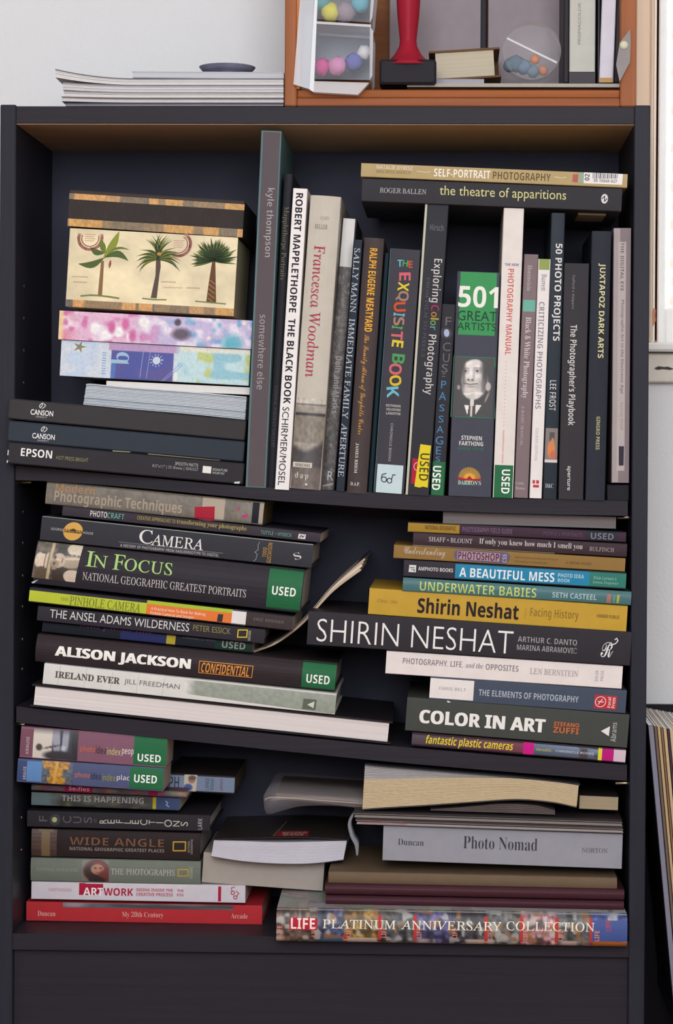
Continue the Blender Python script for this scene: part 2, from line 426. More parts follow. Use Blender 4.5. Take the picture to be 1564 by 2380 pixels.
wpart('sash_rail', P(1549, 300, WY + .06).x, wx + .904, WY + .06, WY + .10, wz + .01, wz + .06, WHITE)
wpart('pane', P(1549, 300, WY + .06).x, wx + .904, WY + .078, WY + .082, wz + .061, 2.24, mat_plastic('#ffffff', .03, .02), 0)
# chipped paint and a crack under the sill
obj('paint_chip', [(P(x, y, WY - .0286).x - wx, -.0286, P(x, y, WY - .0286).z - wz) for x, y in [(1518, 716), (1524, 719), (1523, 735), (1524, 745), (1519, 757), (1515, 755), (1515, 735)]],
    [(0, 1, 2, 3, 4, 5, 6)], mat('#d69a78', .8), w1)
obj('paint_chip', [(P(x, y, WY - .0166).x - wx, -.0166, P(x, y, WY - .0166).z - wz) for x, y in [(1520, 856), (1530, 851), (1543, 853), (1552, 852), (1566, 857), (1558, 860), (1540, 858), (1528, 860)]],
    [(0, 1, 2, 3, 4, 5, 6, 7)], mat('#4a4644', .8), w1)
w2 = S(thing('window_2', None, None, (-.35, -4.1, .95)))
for a in ((0, .05, 0, 1.5), (1.85, 1.9, 0, 1.5), (.92, .98, .05, 1.45), (.05, 1.85, 0, .05), (.05, 1.85, 1.45, 1.5)):
    box('sash', a[0], a[1], -.03, .03, a[2], a[3], WHITE, w2, .003)
# the sunlit brick house across the way
nb = tag(thing('neighbour_house', 'pale sunlit brick house seen through the window', 'house', (0, 7.4, 0)))
x_b = P(1551, 400, 7.4).x
box('wall', -1.0, 6.0, .02, .3, -1.0, 6.0, mat('#f3efe8', .9), nb)
bm = mat('#857468', .9, var=.15, scale=9)
bw, bh = .205, .064
v_, f_ = boxmesh(0, bw, 0, .03, 0, bh, .004); brick0 = None
for row in range(40):
    for c in range(4):
        x = x_b + c * (bw + .012) + (0 if row % 2 else .006)
        if brick0 is None: brick0 = obj('brick', v_, f_, bm, nb); o_ = brick0
        else: o_ = brick0.copy(); COL.objects.link(o_)
        o_.location = (x, 0, .15 + row * .085)

# ================================================================== BOOKCASE
BLK = mat('#32323b', .42, 'woodz', var=.18, bump=.15); BLKX = mat('#322f36', .42, 'woodx', var=.22, bump=.15)
BW, BD, BH, PT = .80, .27, 1.203, .0195
bc = thing('bookcase', 'black-brown wooden bookcase packed with photography books', 'bookcase')
box('side_panel', 0, PT, 0, BD, 0, BH, BLK, bc, .0012); box('side_panel', BW - PT, BW, 0, BD, 0, BH, BLK, bc, .0012)
zt_ = P(600, 247.5, .0015).z; zu = P(600, 287.5, .0015).z
box('top_board', PT, BW - PT, .0015, .258, zu, zt_, BLKX, bc, .0006)
box('underside_bounce_tint', PT, BW - PT, .004, .258, zu - .0008, zu, mat('#c2a68a', .6, 'woodx', var=.2), bc)  # pale brown sheet: warm bounced light put into the underside's colour
box('back_panel', PT, BW - PT, .258, .265, .02, zt_, mat('#3e3f4e', .5), bc)
zb = P(300, 2173, 0).z
box('bottom_board', PT, BW - PT, 0.0, .258, zb - .0205, zb, BLKX, bc, .0008)
box('kick_board', PT, BW - PT, .010, .026, 0, zb - .021, BLKX, bc, .0006)
SH1 = [(36, 1081), (300, 1106), (570, 1130), (900, 1146), (1150, 1157), (1300, 1161), (1459, 1164)]
SH2 = [(38, 1642), (250, 1666), (480, 1690), (700, 1713), (910, 1734), (1180, 1757), (1457, 1778)]
s1 = smoothline(SH1, 22); s2 = smoothline(SH2, 22)
SB1 = [(36, 1116), (115, 1118), (300, 1132), (480, 1149), (600, 1161), (900, 1183), (1150, 1192), (1300, 1196), (1459, 1199)]
strip('shelf', s1, [(x, interp(SB1, x)) for x, y in s1], .003, .25, BLKX, bc); strip('shelf', s2, [(x, y + 37) for x, y in s2], .003, .25, BLKX, bc)
METAL = mat('#b8ac90', .3, metal=1.0, var=.1)
def cyl(name, axis, c, r, a, b, m, parent, k=12, r2=None):
    r2 = r if r2 is None else r2; v = []; f = []
    for t, rr in ((a, r), (b, r2)):
        for i in range(k):
            q = 2 * math.pi * i / k; p = [0, 0, 0]; o1, o2 = [j for j in range(3) if j != axis]
            p[axis] = t; p[o1] = rr * math.cos(q); p[o2] = rr * math.sin(q); v.append((p[0] + c[0], p[1] + c[1], p[2] + c[2]))
    f = [tuple(range(k)), tuple(reversed(range(k, 2 * k)))] + [(i, (i + 1) % k, k + (i + 1) % k, k + i) for i in range(k)]
    return obj(name, v, f, m, parent)
for y in (1120, 1684): p = P(50, y, .05); cyl('shelf_pin', 0, (0, p.y, p.z), .0025, PT, PT + .012, METAL, bc)
for y in (1203, 1820, 1130): p = P(1450, y, .05); cyl('shelf_pin', 0, (0, p.y, p.z), .0025, BW - PT - .014, BW - PT, METAL, bc)
for y in (665, 740, 815, 890, 1190, 1262, 1338, 1410, 1486, 1555, 1900, 1975):
    p = P(51, y, .058); cyl('peg_hole', 0, (0, p.y, p.z), .0022, PT, PT + .0006, METAL, bc, 10)

# ================================================================== SHELF ONE, LEFT: BOXES
CREAM = '#e2d0a8'
pb = carton((157, 528, 714, 548, 553, 734), 'h', .03, .17, CREAM, 'cream keepsake box with three palm trees and dark ribbed lid', 'keepsake_box', 'box')
lid = Item((159, 447, 526, 566, 474, 552), 'h', .028, .174, 'lid', None, None, bulge=0, r=.0001); 
lv, lf = boxmesh(-lid.L / 2, lid.L / 2, 0, .174, -lid.T / 2, lid.T / 2 + .004, .0012)
bpy.data.objects.remove(lid.root)
lid.root = obj('lid', lv, lf, mat('#47413f', .6), None); lid.root.parent = pb.root; lid.root.matrix_local = pb.M.inverted() @ lid.M
# ribbed cloth of the lid
rv = []; rf = []; n_r = 90
for i in range(n_r):
    xa_ = -lid.L / 2 + lid.L * (i + .1) / n_r; xb_ = -lid.L / 2 + lid.L * (i + .75) / n_r; b_ = len(rv); z0_, z1_ = -lid.T * .25, lid.T * .30
    rv += [(xa_, -.0001, z0_), (xb_, -.0001, z0_), ((xa_ + xb_) / 2, -.0008, z0_), (xa_, -.0001, z1_), (xb_, -.0001, z1_), ((xa_ + xb_) / 2, -.0008, z1_)]
    rf += [(b_, b_ + 2, b_ + 5, b_ + 3), (b_ + 2, b_ + 1, b_ + 4, b_ + 5)]
obj('ribbed_cloth', rv, rf, mat('#4b4543', .8), lid.root)
WOODS = [(196, 146, 72), (120, 100, 72), (206, 150, 80), (98, 88, 74), (186, 140, 84), (140, 112, 74)]
def woodband(it, q, seed):
    rs = np.random.RandomState(seed); cuts = np.sort(rs.rand(13)); cols = rs.randint(0, len(WOODS), 14); W_ = np.array(WOODS, float)
    def fn(U, V):
        i = np.searchsorted(cuts, U); c = W_[cols[i]]
        return c * (.86 + .26 * vnoise(U, V, 160, 3, seed)[..., None])
    return it.raster(q, 150, 5, fn, n='wood_band')
woodband(lid, [(159, 448), (566, 475), (566, 489), (159, 462)], 3); woodband(lid, [(159, 508), (566, 533), (566, 552), (159, 526)], 4)
woodband(pb, [(157, 697), (548, 717), (548, 734), (157, 714)], 6)
# palm prints
pb.raster([(158, 527), (548, 553), (548, 717), (158, 698)], 60, 30, lambda U, V: np.array([228, 212, 172.]) * (.90 + .14 * vnoise(U, V, 9, 5, 11)[..., None] + .05 * vnoise(U, V, 40, 20, 12)[..., None]), n='cream_paper', lay=1)
def rosette(cx, cy, a0, a1):
    for rr, w in ((27, 7), (20, 3)): pb.ring('#c08a7c', cx, cy, rr, w, n='stamp_print', lay=2, a0=a0, a1=a1)
    for i in range(4): pb.stroke('#c79b8a', [[(cx - 12, cy - 9 + 5 * i), (cx + 12 - 3 * (i % 2), cy - 8 + 5 * i)]], 1.4, n='stamp_print')
rosette(206, 552, -15, 200); rosette(412, 568, -60, 120)
def leafpoly(x0, y0, x1, y1, w, bend=0.0, k=7):
    d = math.hypot(x1 - x0, y1 - y0); nx, ny = -(y1 - y0) / d, (x1 - x0) / d; a = []; b = []
    for i in range(k + 1):
        t = i / k; ww = w * math.sin(math.pi * min(1, t * .92 + .06)) ; bx = bend * math.sin(math.pi * t)
        x, y = x0 + (x1 - x0) * t + nx * bx, y0 + (y1 - y0) * t + ny * bx; a.append((x + nx * ww, y + ny * ww)); b.append((x - nx * ww, y - ny * ww))
    return a + b[::-1]
G1, G2, G3 = '#8a9440', '#55663a', '#6f7c3e'
pb.poly('#8b6b4e', [[(234, 606), (241, 606), (241, 688), (231, 687)]], n='palm_print')
pb.poly(G1, [leafpoly(240, 600, 272, 537, 9, 3)], n='palm_print'); pb.poly(G2, [leafpoly(239, 600, 182, 613, 8, -9), leafpoly(240, 588, 207, 574, 7, -5), leafpoly(243, 597, 297, 606, 8, -12)], n='palm_print')
pb.poly(G3, [leafpoly(241, 588, 230, 555, 7, 0), leafpoly(248, 588, 298, 580, 3, -8)], n='palm_print', lay=3)
pb.poly('#9a5a48', [leafpoly(256, 604, 254, 624, 3)], n='palm_print'); pb.stroke('#7f8455', [[(192, 689), (215, 687), (236, 688), (260, 691), (280, 694)]], 4, n='palm_print')
pb.poly('#5e5048', [[(361, 600), (371, 600), (373, 620), (371, 640), (368, 694), (354, 693), (362, 640)]], n='palm_print')
fr = random.Random(4)
for k_, cc in ((0, '#5f6c3c'), (1, '#84863f'), (2, '#46543a')):
    pls = []
    for i in range(13):
        a = math.radians(-200 + 220 * (i + k_ / 3) / 13); ln = 44 + fr.uniform(-6, 6); tip = (366 + ln * 1.12 * math.cos(a), 603 + ln * math.sin(a) * 1.25 + (13 if abs(math.cos(a)) > .6 else 0))
        pls.append(leafpoly(366, 604, tip[0], tip[1], 1.9, 8 * (1 if math.cos(a) < 0 else -1)))
    pb.poly(cc, pls, n='palm_print', lay=2 + k_)
pb.disc('#c08a3c', 368, 590, 5, 4, n='palm_print', lay=5)
pb.stroke('#7f8455', [[(335, 694), (362, 697), (390, 697)]], 3, n='palm_print')
pb.poly('#6a4a36', [[(492, 600), (498, 600), (506, 703), (483, 702), (486, 660)]], n='palm_print')
for i in range(14): pb.stroke('#a0814f', [[(487 + (i % 3) * 5, 650 + i * 3.6), (491 + (i % 3) * 5, 653 + i * 3.6)]], 2, n='palm_print', lay=4)
for k_, cc in ((0, '#4d5f3c'), (1, '#737f45'), (2, '#39482f')):
    pls = []
    for i in range(19):
        a = math.radians(-205 + 230 * (i + k_ / 3) / 19); ln = 40 + fr.uniform(-7, 9); pls.append(leafpoly(495, 607, 495 + ln * 1.15 * math.cos(a), 600 + ln * math.sin(a), 2.6, 0))
    pb.poly(cc, pls, n='palm_print', lay=2 + k_)
pb.stroke('#7f8455', [[(458, 700), (493, 703), (528, 706)]], 3, n='palm_print')
for x, y, w in ((168, 643, 38), (172, 656, 32), (376, 655, 34), (382, 668, 44), (436, 669, 30)):
    pb.stroke('#b58f7d', [[(x + w * i / 22, y + (3.2 if i % 5 == 0 else 1.6) * math.sin(i * 1.9) + .05 * i) for i in range(23)]], 1.0, n='handwriting_print')

wl_q = (137, 721, 789, 585, 745, 812)
wb = carton((141, 790, 873, 580, 813, 897), 'h', .024, .18, '#c9d4d6', 'pastel watercolour storage box with pink lid, under the palm tree box', 'storage_box', 'box')
wl = Item(wl_q, 'h', .02, .188, 'lid', None, None, bulge=0, r=.0001); bpy.data.objects.remove(wl.root)
lv, lf = boxmesh(-wl.L / 2, wl.L / 2, 0, .188, -wl.T / 2, wl.T / 2, .0012)
wl.root = obj('lid', lv, lf, mat('#d9bfd2', .5), None); wl.root.parent = wb.root; wl.root.matrix_local = wb.M.inverted() @ wl.M
def f_lid(U, V):
    k = U[..., None]; I = np.array([214, 120, 140.]) * np.clip(1 - k * 9, 0, 1) + np.array([222, 178, 204.]) * np.clip(np.minimum(k * 9, (.55 - k) * 5), 0, 1) + np.array([190, 176, 212.]) * np.clip((k - .35) * 5, 0, 1)
    I = I / np.maximum(1e-3, (np.clip(1 - k * 9, 0, 1) + np.clip(np.minimum(k * 9, (.55 - k) * 5), 0, 1) + np.clip((k - .35) * 5, 0, 1)))
    n = vnoise(U, V, 22, 4, 21); I = over(I, np.clip((n - .55) * 4, 0, 1) * .8, (236, 228, 236)); n = vnoise(U, V, 30, 5, 23)
    I = over(I, np.clip((n - .58) * 4, 0, 1) * np.clip((.56 - U) * 6, 0, 1) * .85, (200, 96, 156)); I = over(I, np.clip((n - .60) * 4, 0, 1) * np.clip((U - .5) * 6, 0, 1) * .8, (104, 156, 204))
    for cx, cy in ((.19, .55), (.25, .75), (.31, .65), (.44, .25)): I = over(I, blob(U, V, cx, cy, .028, .2, .3), (240, 236, 236))
    for cx, cy in ((.275, .5), (.345, .35), (.385, .75)): I = over(I, blob(U, V, cx, cy, .018, .2, .4), (200, 90, 150))
    I = over(I, blob(U, V, .615, .2, .017, .12, .25), (58, 46, 66)); I = over(I, blob(U, V, .635, .6, .046, .2, .35), (84, 64, 84)); I = over(I, np.clip(blob(U, V, .9, .85, .05, .3, .5), 0, 1), (84, 170, 190))
    I = over(I, np.clip((.03 - U) * 60, 0, 1), (236, 200, 150)); return I * (.93 + .12 * vnoise(U, V, 150, 20, 5)[..., None])
wl.raster([(137, 721), (585, 745), (585, 812), (137, 789)], 200, 30, f_lid)
def f_body(U, V):
    n = vnoise(U, V, 18, 5, 31); I = flat(U, (206, 212, 222)); I = over(I, np.clip((n - .5) * 3, 0, 1), (190, 206, 226)); I = over(I, (V < .22) * (U > .25) * (U < .63) * .9, (178, 140, 184))
    bl = (U > .265) * (U < .60) * (V > .2); I = over(I, bl * 1.0, (58, 66, 150)); I = over(I, bl * np.clip((vnoise(U, V, 14, 5, 33) - .45) * 4, 0, 1), (74, 66, 140)); I = over(I, (U > .265) * (U < .295) * (V > .55) * 1., (62, 108, 180))
    I = over(I, np.clip((U - .60) * 30, 0, 1), (188, 216, 220)); I = over(I, np.clip((vnoise(U, V, 14, 4, 35) - .5) * 5, 0, 1) * (U > .72), (186, 198, 120)); I = over(I, np.clip((vnoise(U, V, 12, 4, 37) - .6) * 6, 0, 1) * (U > .62), (140, 190, 206))
    I = over(I, np.clip((.16 - V) * 20, 0, 1) * (U > .63), (224, 222, 206)); return I * (.94 + .10 * vnoise(U, V, 150, 24, 6)[..., None])
wb.raster([(141, 790), (580, 813), (580, 897), (141, 873)], 200, 36, f_body)
wb.text('b', 'sb', '#9fc0d8', 258, 818, 300, 848, rot=90, n='printed_letter')
wb.disc('#c9d6e6', 364, 838, 9, n='sun_print', lay=5); wb.stroke('#b9cbe6', [[(364 + 11 * math.cos(a_), 838 + 11 * math.sin(a_)), (364 + 15 * math.cos(a_), 838 + 15 * math.sin(a_))] for a_ in np.linspace(0, 6.1, 12)], 1.5, n='sun_print')
wb.stroke('#93a4d0', [[(333, 812), (327, 878)], [(349, 814), (342, 880)], [(378, 886), (420, 845)], [(383, 886), (425, 849)]], 1.4, n='line_print')
for i in range(9): wb.stroke('#6f9cc6', [[(238, 820 + i * 6), (246, 820.5 + i * 6)]], 2, n='ruler_print')
wb.poly('#8a8768', [[(184 + (17 if i % 2 == 0 else 5) * math.sin(math.pi * i / 5 + .3), 806 - (15 if i % 2 == 0 else 5) * math.cos(math.pi * i / 5 + .3)) for i in range(10)]], n='starfish_print', lay=5); wb.disc('#e6e8e2', 410, 876, 4, 11, n='print', lay=5)
for cx, cy in ((486, 786), (566, 752)): wl.poly('#f0e6cf', [[(cx + (8 if i % 2 == 0 else 3.2) * math.sin(math.pi * i / 5), cy - (8 if i % 2 == 0 else 3.2) * math.cos(math.pi * i / 5)) for i in range(10)]], n='star_print', lay=5)

def sheets(q, Y, W, col, label, name='paper_stack', cat='paper', pg=True):
    it = Item(q, 'h', Y, W, name, label, cat, bulge=0, r=.0001)
    box('sheets', -it.L / 2, it.L / 2, 0, W, -it.T / 2, it.T / 2, mat(col, .8, 'pages' if pg else 'plain', var=.05), it.root); return it
sheets((247, 886, 901, 580, 899, 919), .03, .19, '#e2ddd8', 'thin cream drawing board under the pastel box', 'drawing_board', 'board', False)
ps = thing('paper_stack', 'pale grey ream of loose photo paper on the black boxes', 'paper', P(380, 960, .02))
tl_ = smoothline([(200, 893), (216, 892), (300, 900), (440, 910), (573, 922)], 24); bl_ = smoothline([(193, 941), (216, 943), (300, 951), (440, 963), (569, 976)], 24)
leaves('sheets', tl_, bl_, 15, .018, .2, mat('#c3c9d0', .8, var=.12, scale=300), ps, .004, .16)

PBX = '#34343a'
def canson(q, lab, x, y, col):
    b = carton(q, 'h', (-.034, .002), .206, col, lab, 'photo_paper_box', 'box', 'black photo paper boxes', .0015, .4)
    b.text('CANSON', 'g+', '#eceaea', x - 26, y + 10, x + 26, y + 23, n='brand_lettering'); b.text('INFINITY', 'g', '#b8b6b8', x - 13, y + 25, x + 13, y + 29, n='brand_lettering')
    b.stroke('#d5d3d5', [[(x - 4, y + 5), (x - 7, y + 1), (x - 5, y - 4), (x - 1, y - 7)], [(x + 1, y - 7), (x - 1, y - 1), (x - 3, y + 3)], [(x + 4, y - 5), (x + 7, y - 1), (x + 4, y + 3), (x, y + 6)]], 2, n='leaf_emblem')
    return b
canson((19, 924, 974, 571, 977, 1024), 'black photo paper box, topmost of three, directly under the paper ream', 97, 943, '#3b383a')
canson((18, 976, 1026, 568, 1026, 1074), 'bluish black photo paper box between two other black boxes', 101, 998, '#333a44')
ep = carton((17, 1027, 1076, 567, 1075, 1128), 'h', (-.034, .002), .206, '#322f35', 'matte black photo paper box, lowest of the three on the upper shelf', 'photo_paper_box', 'box', 'black photo paper boxes', .0015, .4)
ep.text('EPSON', 'nb', '#eeece8', 48, 1044, 120, 1063, n='brand_lettering'); ep.text('HOT PRESS BRIGHT', 'g', '#8f8a5c', 130, 1062, 204, 1071, n='product_lettering')
ep.text('SMOOTH MATTE', 'g', '#b9b7b6', 405, 1075, 459, 1083, n='product_lettering'); ep.text('8.5"x11" | 25 Sheets | S042327', 'g', '#a8a6a6', 353, 1083, 460, 1092, n='product_lettering')
ep.poly('#e6e3dc', [[(470, 1082), (490, 1084), (490, 1101), (470, 1099)]], n='seal_print'); ep.text('SIGNATURE', 'g', '#c2c0bf', 493, 1089, 528, 1095, n='seal_lettering'); ep.text('WORTHY', 'g', '#c2c0bf', 493, 1097, 522, 1103, n='seal_lettering')
ep.poly('#c9cfc9', [[(17.6, 1046), (20, 1046), (20, 1058), (17.6, 1058)], [(17.6, 1069), (20.5, 1069), (20, 1075), (17.6, 1075)], [(547, 1121), (560, 1120), (558, 1126), (545, 1125)]], n='worn_edge')
ep.poly('#8f8a68', [[(258, 1046), (300, 1049), (298, 1051), (258, 1049)], [(340, 1053), (508, 1068), (508, 1069), (340, 1055)]], n='worn_edge')

# ================================================================== SHELF ONE: STANDING BOOKS
DK = '#322f36'
b = book((607, 655, 304, 570, 618, 1133), 'v', .002, .235, '#5c777a', 'tallest standing hardcover, grey-mauve spine with teal covers', bulge=0, r=.0008)
b.panel(307, 1131, '#5b5155', .07, .90); b.text('kyle thompson', 'n', '#a8a4a4', 614, 437, 635, 597, n='author'); b.text('somewhere else', 'n', '#9c9899', 600, 731, 617, 905, n='title')
b = book((659, 682, 404, 619, 638, 1134), 'v', .02, .21, '#2c2b31', 'thin black book squeezed between the mauve and the white spine')
b.text('Mapplethorpe Portraits', 'sl', '#77735c', 652, 480, 667, 650, n='title'); b.text('NATIONAL PORTRAIT GALLERY', 's', '#56525a', 634, 895, 642, 1040, n='publisher')
b = book((681, 715, 438, 638, 672, 1138), 'v', .0, .22, '#ebe6e4', 'white spine with bold black capitals beside the mauve hardcover', bulge=.0003)
b.text('ROBERT MAPPLETHORPE  THE BLACK BOOK', 'nb', '#2a2630', 673, 449, 690, 938, n='title'); b.text('SCHIRMER/MOSEL', 'g', '#3a3640', 651, 946, 667, 1128, n='publisher')
b = book((718, 796, 455, 675, 742, 1137), 'v', .0, .22, '#c4bcb0', 'thick beige hardcover with red vertical title and grey photo foot', bulge=.004)
b.text('KELLER', 's', '#6f6a66', 731, 522, 761, 532, up=True, n='author'); b.text('CORY', 's', '#958f88', 745, 503, 766, 511, up=True, n='author')
b.text('Francesca Woodman', 's', '#a83d4c', 719, 571, 746, 877, n='title')
def f_wood(U, V):
    I = flat(U, (150, 142, 130)); I = over(I, np.clip((.09 - V) * 25, 0, 1), (196, 188, 176)); I = over(I, (abs(V - .065) < .01) * .8, (80, 74, 72)); I = over(I, (abs(V - .18) < .014) * 1., (52, 48, 52))
    I = over(I, (V > .19) * (V < .49) * 1., (132, 122, 110)); m = np.clip((V - .49 - .06 * np.sin(U * 4)) * 18, 0, 1); I = over(I, m, (66, 60, 62)); I = over(I, np.clip((V - .74) * 30, 0, 1), (104, 92, 86))
    return I * (.85 + .3 * vnoise(U, V, 14, 26, 41)[..., None])
b.raster([(690, 926), (758, 926), (742, 1137), (675, 1137)], 24, 60, f_wood, n='spine_photograph')
b.poly('#cfc8bb', [[(682, 1075), (725, 1075), (724, 1087), (682, 1087)]], n='label_print', lay=3); b.text('SENCHAI', 'nb', '#6a625e', 686, 1078, 721, 1085, up=True, n='label_lettering', lay=5)
b.text('d·a·p', 'sl', '#d8d0c4', 686, 1098, 717, 1116, up=True, n='publisher'); b.poly('#e6e0d6', [[(708, 1124), (715, 1124), (711, 1129)]], n='mark', lay=3)
b = book((795, 829, 507, 744, 777, 1139), 'v', .045, .19, '#4c4646', 'mottled stone-grey book with a white top on its spine', rough=.6)
def f_stone(U, V): return np.array([86, 79, 77.]) * (.45 + .9 * vnoise(U, V, 6, 70, 51) * vnoise(U, V, 12, 140, 52))[..., None] * 1.5
b.raster([(786, 620), (820, 620), (777, 1139), (744, 1139)], 12, 150, f_stone, n='spine_photograph', lay=1); b.panel(508, 620, '#e4e0de')
b.text('RALPH EUGENE MEATYARD', 'n', '#8d8884', 793, 690, 802, 815, n='author'); b.text('Dolls and Masks', 'n', '#b3aeaa', 775, 828, 791, 960, n='title'); b.text('R', 'g', '#d2cecb', 761, 1095, 775, 1116, up=True, n='publisher')
b.poly('#b0a69c', [[(747, 1129), (774, 1121), (774, 1126), (747, 1133)]], n='mark')
b = book((823, 843, 557, 780, 801, 1142), 'v', .0, .2, '#2c3440', 'slim navy book with spaced white capitals', bulge=.0003)
b.text('SALLY MANN  IMMEDIATE FAMILY  APERTURE', 's', '#bcc0c8', 804, 577, 818, 1108, n='title')
b = book((846, 893, 553, 804, 853, 1147), 'v', .0, .2, '#4e4443', 'brown spine with orange condensed capitals and script', bulge=.003)
b.text('RALPH EUGENE MEATYARD', 'nb+', '#e3a63a', 853, 577, 871, 771, n='author'); b.text('The Family Album of Lucybelle Crater', 'c', '#cf9446', 834, 778, 851, 1010, n='title')
b.text('JAMES RHEM', 'sb', '#d6cfc8', 824, 1030, 832, 1100, n='author'); b.text('D.A.P.', 'sb', '#d6cfc8', 814, 1121, 836, 1129, up=True, n='publisher')
b = book((894, 906, 588, 854, 866, 1144), 'v', .02, .18, '#1f343c', 'very thin dark teal book left of the colourful lettered spine', hard=False)
b = book((907, 978, 579, 867, 939, 1146), 'v', .0, .19, '#43414a', 'charcoal spine with multicoloured playful letters and pale blue foot', bulge=.0005)
b.stroke('#5f8588', [[(908, 580), (868, 1143)]], 1.2, n='edge_line'); 
for ch, cc, x0, y0, x1, y1, rt in (('T', '#5fb3c8', 923, 604, 935, 621, 94), ('H', '#4f9a58', 935, 604, 949, 620, 86), ('E', '#c8533a', 949, 605, 960, 622, 94)):
    b.text(ch, 'nb', cc, x0, y0, x1, y1, rot=rt, n='title_letter')
for ch, cc, x0, y0, x1, y1, rt in (('E', '#d0646e', 927, 632, 955, 653, 4), ('X', '#d9c238', 924, 655, 951, 677, -3), ('Q', '#a07e6c', 920, 676, 950, 700, 0), ('U', '#d2502e', 915, 701, 944, 725, 6), ('I', '#6fa8c0', 914, 727, 941, 736, -4),
        ('S', '#a5806a', 914, 737, 940, 757, 5), ('I', '#55a05c', 910, 757, 936, 766, -6), ('T', '#d0646e', 909, 770, 936, 790, 0), ('E', '#d9c238', 910, 790, 938, 808, -4), ('B', '#4f9a58', 911, 822, 941, 845, -2), ('O', '#d0646e', 904, 845, 934, 871, 0),
        ('O', '#d9b82e', 905, 872, 933, 897, 12), ('K', '#6fb2c6', 897, 897, 928, 926, 8)):
    b.text(ch, 'nb', cc, x0, y0, x1, y1, rot=rt, n='title_letter')
for i, t_ in enumerate(('ROTHMAN', 'VOLVOVSKI', 'LAMOTHE')): b.text(t_, 'nb', '#b9b5b0', 897, 940 + 9 * i, 931, 946 + 9 * i, up=True, n='author')
b.text('CHRONICLE BOOKS', 'n', '#aaa8a8', 905, 984, 911, 1072, n='publisher'); pn = b.panel(1080, 1146, '#c3d6da', n='foot_panel')
b.ring('#2f3a4c', 892, 1115, 6, 2, par=pn, lay=4); b.ring('#2f3a4c', 905, 1117, 5.5, 2, par=pn, lay=4); b.stroke('#2f3a4c', [[(886, 1112), (888, 1104), (897, 1101)], [(898, 1115), (900, 1116)], [(910, 1114), (913, 1103), (919, 1103)]], 2, n='spectacles_mark', par=pn, lay=4)
b = book((987, 1044, 475, 942, 997, 1151), 'v', .0, .22, '#35353c', 'tall charcoal book with white title and yellow used sticker', hard=False, bulge=.0003)
b.panel(475, 1151, '#c3c0ae', .90, 1.0, n='page_edge'); b.text('Hirsch', 'n', '#6f6f75', 999, 521, 1031, 536, up=True, n='author')
b.text('Exploring', 'n', '#cfcac6', 1000, 601, 1026, 702, n='title'); b.text('Photography', 'n', '#cfcac6', 986, 777, 1011, 916, n='title')
for ch, cc, y0, y1, x0, x1 in (('C', '#a8305a', 708, 722, 1002, 1021), ('o', '#c08038', 724, 736, 1002, 1015), ('l', '#a8a04a', 738, 742, 1001, 1020), ('o', '#78a35c', 744, 755, 1000, 1013), ('r', '#5f98ac', 758, 766, 999, 1012)): b.text(ch, 'n', cc, x0, y0, x1, y1, n='title')
b.text('FROM FILM TO PIXELS', 's', '#5a5860', 985, 645, 993, 830, n='subtitle')
pn = b.poly('#b02338', [[(959, 1066), (980, 1067), (976, 1126), (955, 1125)]], n='publisher_panel', lay=3); b.ring('#e3c9c9', 972, 1085, 10, 1.6, par=pn, lay=4)
pn = b.poly('#dfca2e', [[(977, 1032), (1002, 1034), (999, 1060), (994, 1132), (983, 1130), (975, 1133), (963, 1131)]], n='used_sticker', lay=5); b.text('USED', 'n', '#4a4424', 975, 1053, 997, 1116, par=pn, lay=7, n='sticker_lettering')
b = book((1029, 1058, 707, 998, 1034, 1152), 'v', .004, .19, '#36343a', 'narrow dark book with stacked blue letters and green used sticker', bulge=.0003)
for ch, x0, y0, x1, y1 in (('F', 1035, 737, 1049, 757), ('C', 1029, 796, 1047, 816), ('U', 1029, 821, 1045, 842), ('S', 1026, 846, 1041, 866), (':', 1026, 868, 1036, 876)): b.text(ch, 'g', '#6b686c', x0, y0, x1, y1, up=True, n='title_letter')
b.disc('#4a4a52', 1037, 774, 13); b.disc('#aab4d0', 1038, 774, 6, 9, lay=3)
for ch, x0, y0, x1, y1 in (('P', 1025, 885, 1037, 903), ('A', 1020, 911, 1037, 930), ('S', 1021, 940, 1033, 956), ('S', 1019, 966, 1031, 982), ('A', 1014, 990, 1031, 1006), ('G', 1012, 1014, 1030, 1033), ('E', 1013, 1038, 1025, 1056), ('S', 1012, 1061, 1023, 1073)): b.text(ch, 'g', '#4d83b0', x0, y0, x1, y1, up=True, n='title_letter')
used(b, 1073, 1151, (1004, 1083, 1024, 1139))
b = book((1064, 1162, 632, 1040, 1143, 1154), 'v', .0, .18, '#4b4c59', 'fat slate spine with green top, big white 501 and a moustached portrait', hard=False, bulge=.0008)
pn = b.panel(633, 779, '#3f9358', n='green_panel'); b.text('501', 'nb', '#ece9e2', 1065, 665, 1158, 715, up=True, n='title', par=pn); b.text('GREAT', 'g', '#2a4a38', 1063, 723, 1155, 746, up=True, n='title', par=pn); b.text('ARTISTS', 'g', '#2a4a38', 1062, 750, 1153, 768, up=True, n='title', par=pn)
